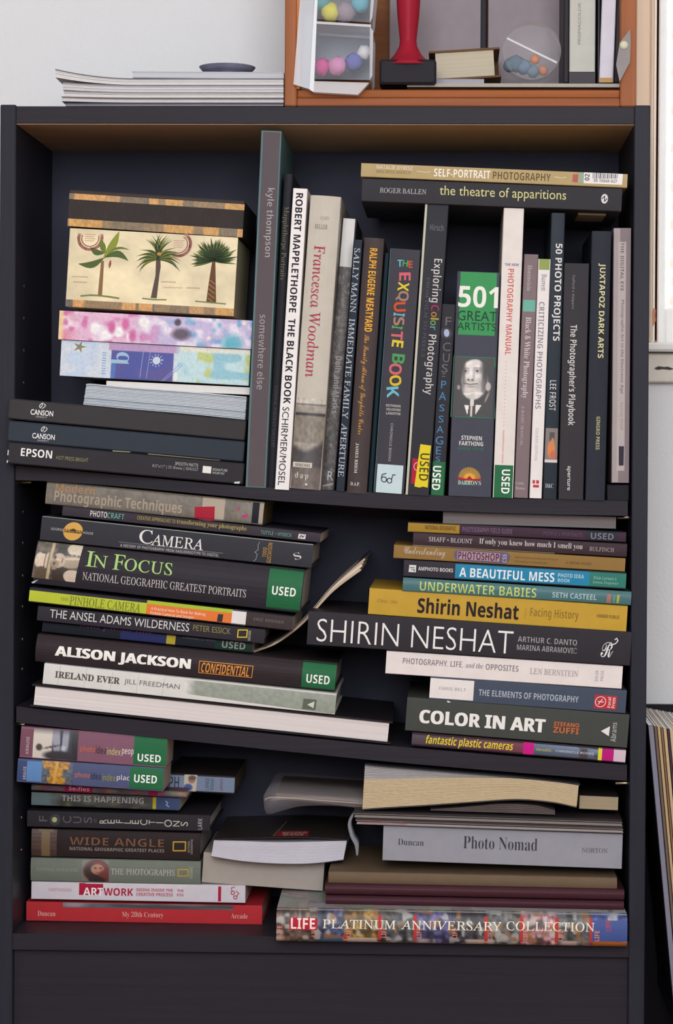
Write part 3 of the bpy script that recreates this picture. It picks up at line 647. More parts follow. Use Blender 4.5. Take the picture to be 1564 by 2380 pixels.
def f_face(U, V):
    I = flat(U, (38, 35, 38)); n = vnoise(U, V, 10, 12, 61)[..., None]
    I = over(I, blob(U, V, .54, .36, .33, .33, .05), (214, 206, 200)); I = over(I, blob(U, V, .50, .52, .27, .19, .10), (206, 198, 192)); I = over(I, blob(U, V, .50, .20, .28, .16, .12), (228, 221, 216))
    I = over(I, blob(U, V, .79, .36, .07, .24, .35, 6), (70, 64, 66)); I = over(I, blob(U, V, .25, .35, .05, .14, .4), (150, 142, 138)); I = over(I, blob(U, V, .88, .48, .065, .075, .2), (186, 178, 172)); I = over(I, blob(U, V, .14, .51, .04, .04, .3), (150, 143, 140))
    for cx, cy, rx in ((.30, .235, .085), (.60, .225, .115)):
        I = over(I, blob(U, V, cx, cy, rx, .045, .6) * .45, (96, 88, 88)); I = over(I, np.clip(1 - abs(V - cy + .052 - .25 * (U - cx) ** 2) / .013, 0, 1) * (np.abs(U - cx) < rx) * .7, (80, 72, 72))
        I = over(I, blob(U, V, cx, cy + .006, rx * .62, .018, .4), (188, 182, 178)); I = over(I, blob(U, V, cx - .01, cy, .030, .020, .3), (44, 38, 40)); I = over(I, np.clip(1 - abs(V - cy + .016) / .006, 0, 1) * (np.abs(U - cx) < rx * .75) * .8, (58, 50, 52))
    I = over(I, blob(U, V, .505, .31, .025, .085, .6) * .5, (130, 122, 120)); I = over(I, blob(U, V, .43, .30, .035, .09, .5) * .5, (236, 230, 226)); I = over(I, blob(U, V, .375, .375, .03, .014, .4) + blob(U, V, .475, .375, .03, .014, .4), (70, 62, 62)); I = over(I, blob(U, V, .43, .395, .09, .014, .6) * .5, (120, 112, 110))
    I = over(I, blob(U, V, .68, .44, .07, .10, .7, 20) * .45, (128, 120, 118)); I = over(I, blob(U, V, .27, .45, .05, .09, .7) * .4, (128, 120, 118))
    I = over(I, np.clip(1 - abs(V - .455 + .10 * np.abs(U - .43)) / .014, 0, 1) * (np.abs(U - .43) < .18), (44, 38, 40)); I = over(I, blob(U, V, .45, .49, .13, .016, .4) * .7, (150, 128, 126)); I = over(I, blob(U, V, .5, .60, .2, .02, .5) * .6, (150, 142, 138))
    I = over(I, blob(U, V, .74, .48, .05, .12, .5) * .5, (120, 112, 110))
    I = over(I, blob(U, V, .38, .615, .12, .022, .2) + blob(U, V, .60, .60, .16, .022, .2), (224, 218, 212)); I = over(I, (abs(U - .49) < .045 - .02 * (V > .82)) * (V > .6) * (V < 1) * 1., (206, 200, 192))
    I = over(I, ((V - .80) * .5 < (U - .30)) * (U < .42 - (V - .80) * .2) * (V > .80) * (V < .97) * 1., (222, 217, 210)); I = over(I, ((.97 - V) * .9 > (U - .58)) * (U > .56 + (V - .80) * .2) * (V > .79) * (V < .97) * (U > .58) * 1., (222, 217, 210))
    I = over(I, blob(U, V, .86, .10, .16, .22, .4, 20) + blob(U, V, .14, .10, .12, .2, .4, -20), (38, 35, 38)); I = over(I, blob(U, V, .24, .42, .04, .2, .7) * .6, (96, 90, 90))
    I = over(I, blob(U, V, .86, .66, .02, .10, .4, 30), (150, 144, 138)); return I * (.92 + .14 * n)
b.poly('#3d7a5a', [[(1054, 829), (1151, 829), (1151, 971), (1046, 971)]], n='green_border', lay=2)
b.raster([(1056, 831), (1149, 831), (1143, 969), (1049, 969)], 64, 90, f_face, n='printed_portrait', lay=3)
b.text('STEPHEN', 'nb', '#d8d5d2', 1072, 1013, 1120, 1023, up=True, n='author'); b.text('FARTHING', 'nb', '#d8d5d2', 1067, 1026, 1123, 1036, up=True, n='author'); b.text('GENERAL EDITOR', 'n', '#3f7a5a', 1063, 1040, 1124, 1046, up=True, n='author')
b.poly('#d5a23e', [[(1091 + rr_ * math.cos(math.radians(a_ + da)), 1113 - rr_ * math.sin(math.radians(a_ + da))) for rr_, da in ((9, -3.2), (27, -2.4), (27, 2.4), (9, 3.2))] for a_ in range(4, 180, 9)], n='sun_emblem', lay=2); b.disc('#dba63e', 1091, 1110, 13, 10, n='sun_emblem', lay=3)
b.poly('#a8283a', [[(1063, 1110), (1084, 1113), (1091, 1106), (1098, 1113), (1119, 1111), (1119, 1117), (1063, 1117)]], n='sun_emblem', lay=4); b.text("BARRON'S", 'sb', '#b3d8cc', 1064, 1117, 1118, 1127, up=True, n='publisher')
b = book((1170, 1219, 484, 1145, 1192, 1157), 'v', .0, .2, '#e0d8d2', 'tall off-white spine with thin red vertical title', hard=False)
b.text('THE NEW', 'nb', '#7a6a92', 1173, 612, 1206, 618, up=True, n='title'); b.text('PHOTOGRAPHY MANUAL', 'n', '#cf5650', 1177, 625, 1191, 825, n='title'); b.text('· · · · · · · · · · · · · · · · · ·', 'g', '#d8a09a', 1172, 840, 1175, 990, n='dotted_line'); b.text('DARKROOM NOW', 'n', '#d8807a', 1167, 1000, 1171, 1077, n='subtitle')
used(b, 1081, 1157, (1165, 1091, 1185, 1147))
b = book((1219, 1251, 591, 1193, 1228, 1157), 'v', .003, .18, '#806f72', 'mauve paperback with a single turquoise band', hard=False)
b.panel(697, 724, '#6fae9e', n='turquoise_band'); b.text('Horenstein', 'sl', '#bcb0b0', 1225, 617, 1236, 676, n='author'); b.text('Black & White Photography', 'sl', '#d8d0d0', 1214, 737, 1231, 926, n='title'); b.text('A BASIC MANUAL', 's', '#b8acac', 1210, 942, 1217, 1037, n='subtitle')
b.text('Little,', 'sl', '#c0b5b5', 1198, 1120, 1219, 1127, up=True, n='publisher'); b.text('Brown', 'sl', '#c0b5b5', 1198, 1131, 1219, 1138, up=True, n='publisher')
b = book((1252, 1279, 602, 1229, 1260, 1158), 'v', .0, .18, '#e6dfdd', 'white paperback with olive green top on its spine', hard=False)
b.panel(602, 627, '#90a05a', n='green_band'); b.text('Barrett', 's', '#8a848c', 1258, 637, 1270, 676, n='author'); b.text('CRITICIZING PHOTOGRAPHS', 'n', '#857f8a', 1248, 702, 1261, 950, n='title'); b.text('FOURTH EDITION', 'n', '#bdb5ba', 1243, 995, 1250, 1070, n='subtitle')
b.poly('#b8404c', [[(1246, 1116), (1253, 1116), (1253, 1124), (1246, 1124)], [(1238, 1127), (1253, 1127), (1253, 1133), (1238, 1133)], [(1237, 1116), (1243, 1116), (1243, 1124), (1237, 1124)]], n='publisher_mark')
b = book((1281, 1314, 495, 1261, 1294, 1160), 'v', .002, .19, '#2a323c', 'tall navy black spine with big white capitals, touching the book lying above', hard=False, rough=.35)
b.text('50 PHOTO PROJECTS', 'nb', '#dcd8d6', 1284, 566, 1304, 792, n='title'); b.text('LEE FROST', 'n', '#cfcbca', 1277, 884, 1292, 954, n='author')
def f_monk(U, V):
    I = flat(U, (120, 104, 100)); I = over(I, (U > .35) * (U < .75) * (V > .1) * (V < .4) * 1., (56, 46, 48)); I = over(I, (V > .9) * 1., (206, 196, 190)); I = over(I, blob(U, V, .5, .62, .30, .26, .1), (206, 116, 40)); I = over(I, blob(U, V, .6, .38, .12, .10, .2), (196, 122, 56)); I = over(I, blob(U, V, .65, .78, .25, .12, .2), (190, 84, 46)); return I
b.raster([(1268, 995), (1297, 995), (1295, 1075), (1265, 1075)], 14, 30, f_monk); b.text('D&C', 'sl', '#c8c4c2', 1267, 1124, 1286, 1134, up=True, n='publisher')
b = book((1313, 1368, 612, 1295, 1358, 1161), 'v', .0, .2, '#3a373b', 'wide matte charcoal paperback with white lowercase publisher name', hard=False)
b.text('Fulford & Halpern', 'n', '#8f8c8c', 1328, 640, 1336, 718, n='author'); b.text("The Photographer's Playbook", 'nb', '#c9c5c3', 1318, 755, 1339, 989, n='title'); b.text('aperture', 'g+', '#c4c0be', 1315, 1083, 1326, 1140, n='publisher')
b = book((1375, 1422, 537, 1360, 1406, 1163), 'v', .0, .2, '#31343d', 'blue-black hardcover with pale yellow bold capitals', rough=.5)
b.text('JUXTAPOZ DARK ARTS', 'nb', '#d6cf9e', 1388, 612, 1405, 832, n='title'); b.text('GINGKO PRESS', 'nb', '#b5af86', 1385, 968, 1394, 1045, n='publisher')
carton((1410, 1126, 1165, 1462, 1126, 1165), 'h', .012, .17, '#26252c', 'small black box hidden under the mauve striped book', 'small_box', 'box')
b = book((1425, 1468, 530, 1421, 1462, 1122), 'v', .008, .17, '#85787c', 'mauve-grey striped book standing against the right side panel', hard=False)
b.panel(531, 1121, '#a79c9c', .62, 1.0, n='stripe'); b.panel(562, 1094, '#b5aaa8', .28, .72, n='title_stripe', lay=2); b.text('THE DIGITAL EYE', 'n', '#5f575a', 1442, 564, 1450, 676, n='title'); b.text('Photographic Art in the Electronic Age', 'n', '#6d6466', 1441, 697, 1450, 915, n='title'); b.text('Sylvia Wolf', 'n', '#958b8b', 1440, 935, 1448, 1000, n='author'); b.poly('#3c3844', [[(1438, 1037), (1450, 1037), (1449, 1082), (1438, 1082)]], n='publisher_box', lay=4)
# lying on top of the standing books
b = book((841, 412, 469, 1445, 438, 491), 'h', -.004, .2, '#37353a', 'black hardcover with pale yellow lowercase title lying across the standing books', bulge=.0003)
b.text('ROGER BALLEN', 's', '#b8b5b5', 883, 438, 991, 450, n='author'); b.text('the theatre of apparitions', 'g', '#cfca8c', 1022, 436, 1316, 466, n='title'); b.disc('#d8d4d4', 1405, 462, 8, 11, n='emblem'); b.stroke('#37353a', [[(1399, 462), (1405, 456), (1405, 468), (1411, 462)]], 2, n='emblem')
b = book((839, 378, 411, 1458, 404, 437), 'h', -.006, .19, '#b39d70', 'tan paperback with barcode label, topmost on the upper shelf', hard=False)
b.text('NATALIE DYBISZ', 'n', '#e0d6c6', 875, 385, 959, 394, n='author'); b.text('AKA MISS ANIELA', 'n', '#8a7650', 874, 396, 955, 403, n='author'); b.text('SELF-PORTRAIT', 'nb', '#efe8dc', 1009, 394, 1140, 413, n='title'); b.text('PHOTOGRAPHY', 'n', '#5f5036', 1146, 401, 1280, 419, n='title')
b.poly('#e9e4e2', [[(1357, 400), (1447, 404), (1446, 430), (1357, 426)]], n='barcode_label'); b.stroke('#5a5660', [[(1378 + i * 2.9 + (i % 3) * .6, 402), (1378 + i * 2.9 + (i % 3) * .6, 415)] for i in range(20)], 1.3, n='barcode', lay=4); b.text('05 15668 027', 'nb', '#7a7680', 1380, 417, 1434, 424, n='label_lettering', lay=4); b.text('02', 'nb', '#5a5660', 1359, 404, 1370, 420, rot=90, n='label_lettering', lay=4)
b.poly('#b0625c', [[(1331, 405), (1344, 405), (1343, 424), (1331, 423)]], n='picture_print'); b.poly('#9aa890', [[(1344, 400), (1357, 401), (1357, 426), (1344, 425)]], n='picture_print')
b.stroke('#d8cba8', [[(970, 398), (990, 401), (1000, 399)], [(1290, 411), (1305, 414), (1315, 412)]], 2, n='ornament')
sl_ = thing('paper_slip', 'cream paper slip peeking out beneath the black lying book', 'paper', P(1375, 495, .03)); strip('sheet', [(1343, 492), (1376, 493), (1408, 495)], [(1344, 499), (1376, 500), (1408, 501)], .03, .08, mat('#a5927a', .8), sl_)

# ================================================================== SHELF TWO, LEFT STACK
b = book((72, 1590, 1641, 910, 1675, 1732), 'h', (-.004, .004), .225, '#2a262a', 'large black album with white page edges facing out, bottom of the left stack', rev=True, pg='#e9dfdc', inset=.004)
b = book((101, 1542, 1589, 780, 1611, 1663), 'h', .0, .2, '#d9d6d1', 'white and grey-green hardcover with thin vertical lines on its spine', bulge=.0004)
def f_ire(U, V): 
    k = np.clip((U - .02) * 14, 0, 1)[..., None]; return (np.array([214, 212, 205.]) * (1 - k) + np.array([143, 149, 137.]) * k) * (.93 + .14 * vnoise(U, V, 60, 8, 71)[..., None])
b.raster([(425, 1575.5), (780, 1612), (780, 1662), (425, 1611.5)], 90, 10, f_ire, n='grey_cloth_panel', lay=1)
b.stroke('#b8b4ae', [[(x, 1544 + (x - 101) * .1016), (x - 3, 1588 + (x - 101) * .1045)] for x in (139, 200, 261, 322, 382)], .9, n='hairline')
b.text('IRELAND EVER', 'm', '#57534e', 128, 1567, 279, 1583, n='title'); b.text('JILL FREEDMAN', 'g', '#6d6964', 289, 1584, 418, 1599, n='author')
b.poly('#5f665a', [[(705, 1623), (736, 1626), (735, 1652), (704, 1649)]], n='publisher_mark'); b.poly('#d0d2c4', [[(731, 1630), (730, 1647), (715, 1638)]], n='publisher_mark', lay=4)
b = book((83, 1475, 1537, 781, 1541, 1611), 'h', .004, .2, '#383033', 'thick black hardcover with heavy white slanted-cut capitals and orange stamp', bulge=.006)
b.text('ALISON JACKSON', 'nb+', '#f4f1ea', 128, 1516, 442, 1546, n='author'); b.text('ALISON JACKSON', 'nb+', '#f4f1ea', 130.5, 1516, 444.5, 1546, n='author', lay=4); b.text('CONFIDENTIAL', 'ni', '#d98f42', 469, 1545, 580, 1568, n='title'); b.stroke('#d98f42', [[(464, 1536), (588, 1548), (587, 1576), (464, 1564), (464, 1536)]], 1.8, n='stamp_border')
used(b, 702, 780, (713, 1569, 767, 1590))
b = book((98, 1444, 1469, 586, 1494, 1518), 'h', .02, .18, '#22262e', 'thin dark book with violet script, shaded between two black hardcovers', hard=False)
b.panel(280, 386, '#2b3260'); b.panel(387, 408, '#b3a138', n='yellow_square', lay=2); b.text('wild photo fun!', 'si', '#6b3a78', 184, 1452, 360, 1470, n='title'); b.text('CHRONICLE BOOKS', 'n', '#6a7078', 424, 1484, 508, 1488, n='publisher'); used(b, 500, 584, (516, 1491, 570, 1508), '#20382f', '#8d918f')
b = book((87, 1407, 1443, 615, 1462, 1497), 'h', .006, .2, '#35323a', 'slim charcoal hardcover with thin white capitals and small yellow frame', bulge=.0005)
b.text('THE ANSEL ADAMS WILDERNESS', 'g', '#d5d2cf', 116, 1432, 440, 1452, n='title'); b.text('PETER ESSICK', 'g', '#8f8548', 449, 1456, 536, 1470, n='author'); frame_mark(b, 553, 1464, 574, 1481, '#d9bd2e', 2.6); b.text('NATIONAL GEOGRAPHIC', 'n', '#b8b5b3', 577, 1465, 583, 1489, rot=90, n='publisher')
b = book((68, 1364, 1399, 680, 1432, 1467), 'h', .0, .19, '#33313a', 'slim spine in lime green, orange, white and brown sections', hard=False, bulge=.0003)
b.panel(68, 341, '#b7c13c', .2, 1.0, n='lime_panel'); b.panel(341, 540, '#a8bb38', 0, .25, n='lime_strip'); b.panel(341, 540, '#e2793c', .25, 1, n='orange_panel'); b.panel(539, 572, '#e0dcdc', n='white_panel', lay=2); b.panel(572, 680, '#443a3b', n='brown_panel', lay=2)
b.text('THE', 's', '#7a8038', 141, 1389, 160, 1397, n='title'); b.text('PINHOLE CAMERA', 's', '#6f7634', 163, 1394, 327, 1415, n='title'); b.text('A Practical How-To Book for Making', 'n', '#f0d8c8', 352, 1417, 478, 1427, n='subtitle'); b.text('Pinhole Cameras and Images', 'n', '#f0d8c8', 351, 1426, 452, 1436, n='subtitle')
b.poly('#3d3a3e', [[(507, 1427), (519, 1428), (518, 1446), (506, 1445)]], n='camera_print', lay=4); b.text('ERIC RENNER', 'n', '#6f6866', 590, 1439, 660, 1446, n='author', lay=4)
b = book((80, 1257, 1357, 703, 1323, 1428), 'h', .0, .2, '#37333a', 'thickest black hardcover with lime green title and straw hat portrait', bulge=.007)
def f_hat(U, V):
    I = np.array([98, 90, 78.]) * (.75 + .5 * vnoise(U, V, 10, 10, 81))[..., None]
    box_ = lambda x0, x1, y0, y1, k=30: np.clip((U - x0) * k, 0, 1) * np.clip((x1 - U) * k, 0, 1) * np.clip((V - y0) * k, 0, 1) * np.clip((y1 - V) * k, 0, 1)
    I = over(I, box_(.42, .72, .02, .40, 12), (60, 60, 58)); I = over(I, blob(U, V, .62, .82, .20, .26, .12), (58, 50, 44)); I = over(I, box_(.02, .36, .66, 1.0, 14), (92, 76, 60))
    I = over(I, np.maximum(box_(.06, .30, .30, .68), blob(U, V, .10, .49, .09, .2, .1)), (214, 196, 172)); I = over(I, box_(.215, .25, .28, .70, 60), (88, 56, 54)); I = over(I, box_(.25, .31, .27, .71, 60), (198, 178, 150))
    I = over(I, box_(.315 , .40, .0, 1.0, 60), (190, 172, 138)); I = over(I, box_(.375, .40, .28, .70, 60), (104, 86, 70))
    I = over(I, blob(U, V, .80, .47, .26, .17, .1), (168, 150, 128)); I = over(I, blob(U, V, .54, .46, .155, .20, .08), (196, 176, 154)); I = over(I, blob(U, V, .47, .56, .10, .12, .3), (160, 138, 116))
    I = over(I, blob(U, V, .445, .38, .03, .055, .4), (74, 60, 56)); I = over(I, blob(U, V, .455, .55, .025, .05, .4), (80, 66, 60)); I = over(I, blob(U, V, .54, .44, .06, .025, .5), (216, 196, 174)); I = over(I, blob(U, V, .625, .45, .012, .075, .3), (112, 78, 72)); I = over(I, blob(U, V, .47, .69, .055, .03, .3), (150, 128, 108))
    I = over(I, blob(U, V, .89, .14, .21, .17, .06, 12), (208, 196, 172)); I = over(I, box_(.66, 1.0, .255, .32, 40) * (.6 + .4 * np.sin(U * 60)), (92, 80, 86)); I = over(I, blob(U, V, .86, .375, .19, .035, .15, -8), (208, 192, 168)); I = over(I, blob(U, V, .95, .88, .25, .19, .06, 25), (212, 194, 174))
    return I * (.94 + .12 * vnoise(U, V, 30, 30, 82))[..., None]
b.raster([(83, 1258), (187, 1269), (177, 1354), (76, 1342)], 70, 64, f_hat, n='printed_portrait')
for ch, x0, y0, x1, y1 in (('I', 198, 1281, 216, 1317), ('N', 214, 1291, 248, 1320), ('F', 261, 1289, 288, 1325)): b.text(ch, 's', '#a9cf7c', x0, y0, x1, y1, n='title')
b.text('OCUS', 's', '#a9cf7c', 288, 1303, 399, 1332, n='title'); b.text('NATIONAL GEOGRAPHIC GREATEST PORTRAITS', 's', '#cbc6c3', 194, 1350, 574, 1369, n='subtitle'); used(b, 622, 701, (633, 1364, 688, 1385))
b.poly('#d5d6d8', [[(76, 1353), (92, 1347), (82, 1356), (77, 1357)]], n='jacket_edge', lay=3)
b = book((95, 1197, 1257, 726, 1266, 1320), 'h', .002, .21, '#3b3b42', 'charcoal hardcover with large white serif title and round gold emblem', bulge=.0006)
b.stroke('#9a9c98', [[(97, 1198), (725, 1267)]], 2.0, n='jacket_edge'); b.disc('#d6a656', 170, 1235, 22.5); b.stroke('#5a4630', [[(152, 1236), (188, 1240)]], 1.5, n='emblem'); b.poly('#5a4630', [[(162, 1235), (165, 1230), (170, 1228), (175, 1230), (178, 1236)]], n='emblem', lay=3)
b.text('GEORGE', 'n', '#b5b3b3', 119, 1227, 148, 1233, n='emblem_lettering', lay=4); b.text('EASTMAN', 'nb', '#4d3c2a', 150, 1231, 192, 1239, n='emblem_lettering', lay=4); b.text('HOUSE', 'n', '#b5b3b3', 194, 1236, 217, 1242, n='emblem_lettering', lay=4)
b.text('C', 's', '#e2dfdb', 324, 1231, 356, 1264, n='title'); b.text('AMERA', 's', '#e2dfdb', 352, 1247, 473, 1273, n='title'); b.stroke('#8f8e90', [[(278, 1260), (520, 1286)]], 1, n='rule'); b.text('A HISTORY OF PHOTOGRAPHY FROM DAGUERREOTYPE TO DIGITAL', 'nb', '#a5a3a3', 282, 1276, 511, 1283, n='subtitle')
b.text('TODD', 'n', '#b98e46', 611, 1272, 620, 1295, rot=90, n='author'); b.text('GUSTAVSON', 'n', '#b98e46', 622, 1261, 632, 1309, rot=90, n='author'); b.stroke('#8f9a98', [[(602, 1260), (599, 1266), (600, 1278), (593, 1283), (599, 1288), (597, 1300), (592, 1304)]], 1.3, n='brace'); b.text('S', 'si', '#d0cdca', 682, 1283, 701, 1302, rot=30, n='publisher')
b = book((145, 1176, 1198, 745, 1238, 1263), 'h', .0, .19, '#403a42', 'slim plum-grey paperback with white and mint title', hard=False)
b.text('PHOTO', 'n', '#dedad8', 210, 1188, 249, 1202, n='title'); b.text('CRAFT', 'n', '#6cae9c', 250, 1193, 289, 1206, n='title'); b.text('CREATIVE APPROACHES TO', 'n', '#a59652', 319, 1203, 408, 1212, n='subtitle'); b.text('transforming your photographs', 'sb', '#a59652', 411, 1214, 573, 1228, n='subtitle'); b.text('TUTTLE + HYDECK', 'n', '#5f9c90', 607, 1236, 678, 1245, n='author')
b.poly('#d8d4d2', [[(694, 1240), (711, 1242), (710, 1254), (693, 1252)]], n='publisher_mark'); b.stroke('#403a42', [[(697, 1250), (700, 1244), (704, 1249), (707, 1245)]], 2, n='publisher_mark', lay=4)
b = book((107, 1117, 1171, 612, 1166, 1222), 'h', .01, .2, '#6e665a', 'worn olive-brown hardcover with red tape, just under the upper shelf', rough=.6, pg='#a98f5e')
b.raster([(107, 1117), (612, 1166), (612, 1222), (107, 1171)], 90, 12, lambda U, V: np.array([112, 104, 92.]) * (.78 + .22 * vnoise(U, V, 20, 3, 91) + .2 * vnoise(U, V, 90, 10, 92))[..., None], n='worn_cloth', lay=1)
b.text('Modern', 'nb', '#ab8660', 128, 1127, 220, 1146, n='title'); b.text('Photographic Techniques', 'nb', '#ab9c8a', 127, 1153, 424, 1187, n='title')
b.panel(470, 522, '#b3a594', n='paper_label', lay=3); pn = b.poly('#a8283a', [[(453, 1178), (499, 1177), (501, 1211), (487, 1212), (455, 1206)]], n='red_tape', lay=5); b.poly('#c03a80', [[(553, 1178), (558, 1179), (556, 1186), (552, 1184)], [(563, 1198), (577, 1195), (575, 1203), (565, 1205)]], n='pink_mark', lay=3); b.panel(586, 602, '#262630', n='dark_band', lay=3); b.panel(602, 612, '#a89c8c', n='torn_edge', lay=3)

# floppy magazine slipping into the gap
mg = thing('magazine', 'floppy magazine drooping diagonally between the two stacks', 'magazine', P(720, 1420, .06))
sp = [(586, 1513), (640, 1492), (700, 1447), (770, 1372), (836, 1322)]
for k_, (up, col) in enumerate(((0, '#c9b39c'), (7, '#e0cfbc'), (12, '#b59f8a'), (17, '#d8c6b2'))):
    tt = [(x + k_ * 3.0 * i_ / 4, y - up * (i_ / 4) ** 1.6 * 1.5 - (4 - k_) * .2) for i_, (x, y) in enumerate(sp)]; bb = [(x + 4, y + 4.2) for x, y in tt]
    strip('leaf_bundle', smoothline(tt, 26), smoothline(bb, 26), .05 + .0006 * k_, .19, mat(col, .7, var=.08), mg)
tt = [(x + 14 * i_ / 4, y - 30 * (i_ / 4) ** 1.6) for i_, (x, y) in enumerate(sp)]
strip('cover', smoothline(tt, 26), smoothline([(x + .8, y + 1.6) for x, y in tt], 26), .05, .19, mat('#2e2b30', .35), mg)

# ================================================================== SHELF TWO, RIGHT STACK
b = book((957, 1702, 1733, 1454, 1741, 1775), 'h', .0, .18, '#3a2a33', 'slim spine with yellow slanted title and magenta blocks, bottom of right stack', hard=False)
b.raster([(957, 1702), (1216, 1722), (1216, 1755), (957, 1733)], 40, 6, lambda U, V: np.array([58, 44, 54.]) * (1 - U[..., None]) + np.array([104, 34, 56.]) * U[..., None], n='maroon_panel', lay=1)
b.panel(1216, 1241, '#c81e82', n='magenta_panel'); b.raster([(1241, 1724), (1390, 1736), (1390, 1770), (1241, 1758)], 40, 8, lambda U, V: over(np.array([74, 92, 116.]) * (1.25 - .6 * V[..., None]) + 40 * U[..., None] * (1 - V[..., None]), np.clip((vnoise(U, V, 9, 3, 95) - .5) * 5, 0, 1) * (U > .68), (52, 44, 46)), n='photo_panel', lay=1)
b.panel(1390, 1399, '#d6cf3a', n='yellow_panel', lay=2); b.panel(1399, 1426, '#b81e78', n='magenta_panel', lay=2); b.panel(1426, 1454, '#d0b9c6', n='pink_panel', lay=2)
b.text('fantastic plastic cameras', 'ni', '#dcc834', 990, 1716, 1193, 1742, n='title'); b.text('Meredith', 'nb', '#b0a84a', 1247, 1739, 1281, 1746, n='author'); b.text('CHRONICLE BOOKS', 'n', '#c8c8cc', 1292, 1746, 1380, 1751, n='publisher')
b = book((944, 1619, 1699, 1460, 1661, 1739), 'h', .0, .2, '#4a4d49', 'thick grey-green spine with very large white geometric capitals', hard=False, bulge=.0005)
b.text('COLOR IN ART', 'nb+', '#ebe7e2', 975, 1660, 1266, 1692, n='title'); b.text('COLOR IN ART', 'nb+', '#ebe7e2', 977, 1660, 1268, 1692, n='title', lay=4); b.text('STEFANO', 'nb+', '#c4683a', 1287, 1679, 1346, 1689, n='author'); b.text('ZUFFI', 'nb+', '#c4683a', 1287, 1691, 1346, 1705, n='author'); b.poly('#e6e2de', [[(1397, 1699), (1417, 1688), (1416, 1711)]], n='publisher_mark'); b.text('Abrams', 'n', '#bdb9b5', 1420, 1679, 1433, 1724, rot=90, n='publisher')
b.poly('#dfe0da', [[(1036, 1628), (1048, 1627), (1044, 1632), (1038, 1632)]], n='worn_spot')
b = book((999, 1571, 1626, 1455, 1604, 1659), 'h', .0, .19, '#474f60', 'slate blue book with white left end and red square emblem', hard=False)
b.panel(999, 1101, '#e6deda', n='white_panel'); b.text('FARIS BELT', 'n', '#a59fa8', 1021, 1598, 1083, 1605, n='author'); b.text('THE ELEMENTS OF PHOTOGRAPHY', 'nb', '#aab0ba', 1113, 1610, 1345, 1625, n='title')
pn = b.poly('#b8323a', [[(1382, 1614), (1434, 1618), (1433, 1650), (1381, 1646)]], n='red_emblem'); b.ring('#e8d0cc', 1396, 1631, 12, 2, par=pn, lay=4); b.stroke('#e8d0cc', [[(1391, 1637), (1400, 1625)], [(1390, 1630), (1403, 1632)]], 2, par=pn, lay=4); b.text('Focal', 'nb', '#e8d0cc', 1412, 1620, 1420, 1645, rot=90, par=pn, lay=4); b.text('Press', 'nb', '#e8d0cc', 1422, 1621, 1430, 1646, rot=90, par=pn, lay=4)
b = book((897, 1512, 1566, 1446, 1548, 1602), 'h', .0, .19, '#e4dad6', 'cream white hardcover with thin grey capitals in the right stack', bulge=.0003)
b.text('PHOTOGRAPHY, LIFE,', 'n', '#7a7276', 936, 1533, 1076, 1549, n='title'); b.text('and the', 'si', '#8a8286', 1082, 1541, 1123, 1553, n='title'); b.text('OPPOSITES', 'n', '#7a7276', 1129, 1545, 1205, 1559, n='title'); b.text('LEN BERNSTEIN', 's', '#9a9296', 1232, 1556, 1344, 1570, n='author'); b.text('DELIA', 'n', '#a09a9c', 1383, 1558, 1390, 1583, rot=90, n='publisher'); b.text('PRESS', 'n', '#a09a9c', 1396, 1559, 1403, 1583, rot=90, n='publisher')
b = book((715, 1418, 1500, 1466, 1470, 1547), 'h', -.004, .22, '#373339', 'wide black hardcover with huge thin white capitals', bulge=.0006)
b.text('SHIRIN NESHAT', 'g--', '#e9e6e3', 737, 1452, 1193, 1506, n='title'); b.text('ARTHUR C. DANTO', 'n', '#a9a5a5', 1204, 1483, 1341, 1496, n='author'); b.text('MARINA ABRAMOVIĆ', 'n', '#a9a5a5', 1203, 1498, 1342, 1515, n='author'); b.text('R', 'c', '#e2dfdc', 1397, 1492, 1426, 1528, n='publisher'); b.stroke('#e2dfdc', [[(1418, 1500), (1430, 1496), (1435, 1490), (1432, 1484), (1428, 1487)]], 2.4, n='publisher')
b = book((857, 1364, 1430, 1457, 1410, 1468), 'h', .0, .2, '#c09a3a', 'mustard yellow book with dark bold title', hard=False)
b.text('Chiu | Ho', 'n', '#8f7638', 877, 1393, 923, 1404, n='author'); b.text('Shirin Neshat', 'nb+', '#30262c', 971, 1396, 1206, 1433, n='title'); b.stroke('#9a7a34', [[(1222, 1414), (1221, 1436)]], 1, n='rule'); b.text('Facing History', 'n', '#8a6c30', 1233, 1415, 1345, 1442, n='title'); b.text('HIRMER PUBLIC', 'nb', '#6f5a38', 1387, 1429, 1440, 1437, n='publisher')
b = book((936, 1342, 1374, 1467, 1375, 1408), 'h', -.004, .2, '#4f7478', 'sea green glossy hardcover with pale lime capitals', bulge=.002, rough=.25)
b.text('UNDERWATER BABIES', 'n', '#c8d46e', 976, 1359, 1247, 1381, n='title'); b.text('SETH CASTEEL', 'nb', '#a8c0c2', 1284, 1379, 1387, 1392, n='author'); b.poly('#a8756a', [[(1411, 1380), (1421, 1381), (1420, 1402), (1410, 1401)]], n='publisher_mark'); b.poly('#a8a850', [[(1434, 1382), (1440, 1383), (1439, 1403), (1433, 1402)]], n='publisher_mark'); b.poly('#5f9080', [[(1425, 1382), (1431, 1383), (1430, 1402), (1424, 1401)]], n='publisher_mark')
b = book((938, 1299, 1341, 1455, 1332, 1369), 'h', .0, .18, '#39353d', 'paperback with black, bright blue and teal spine sections', hard=False)
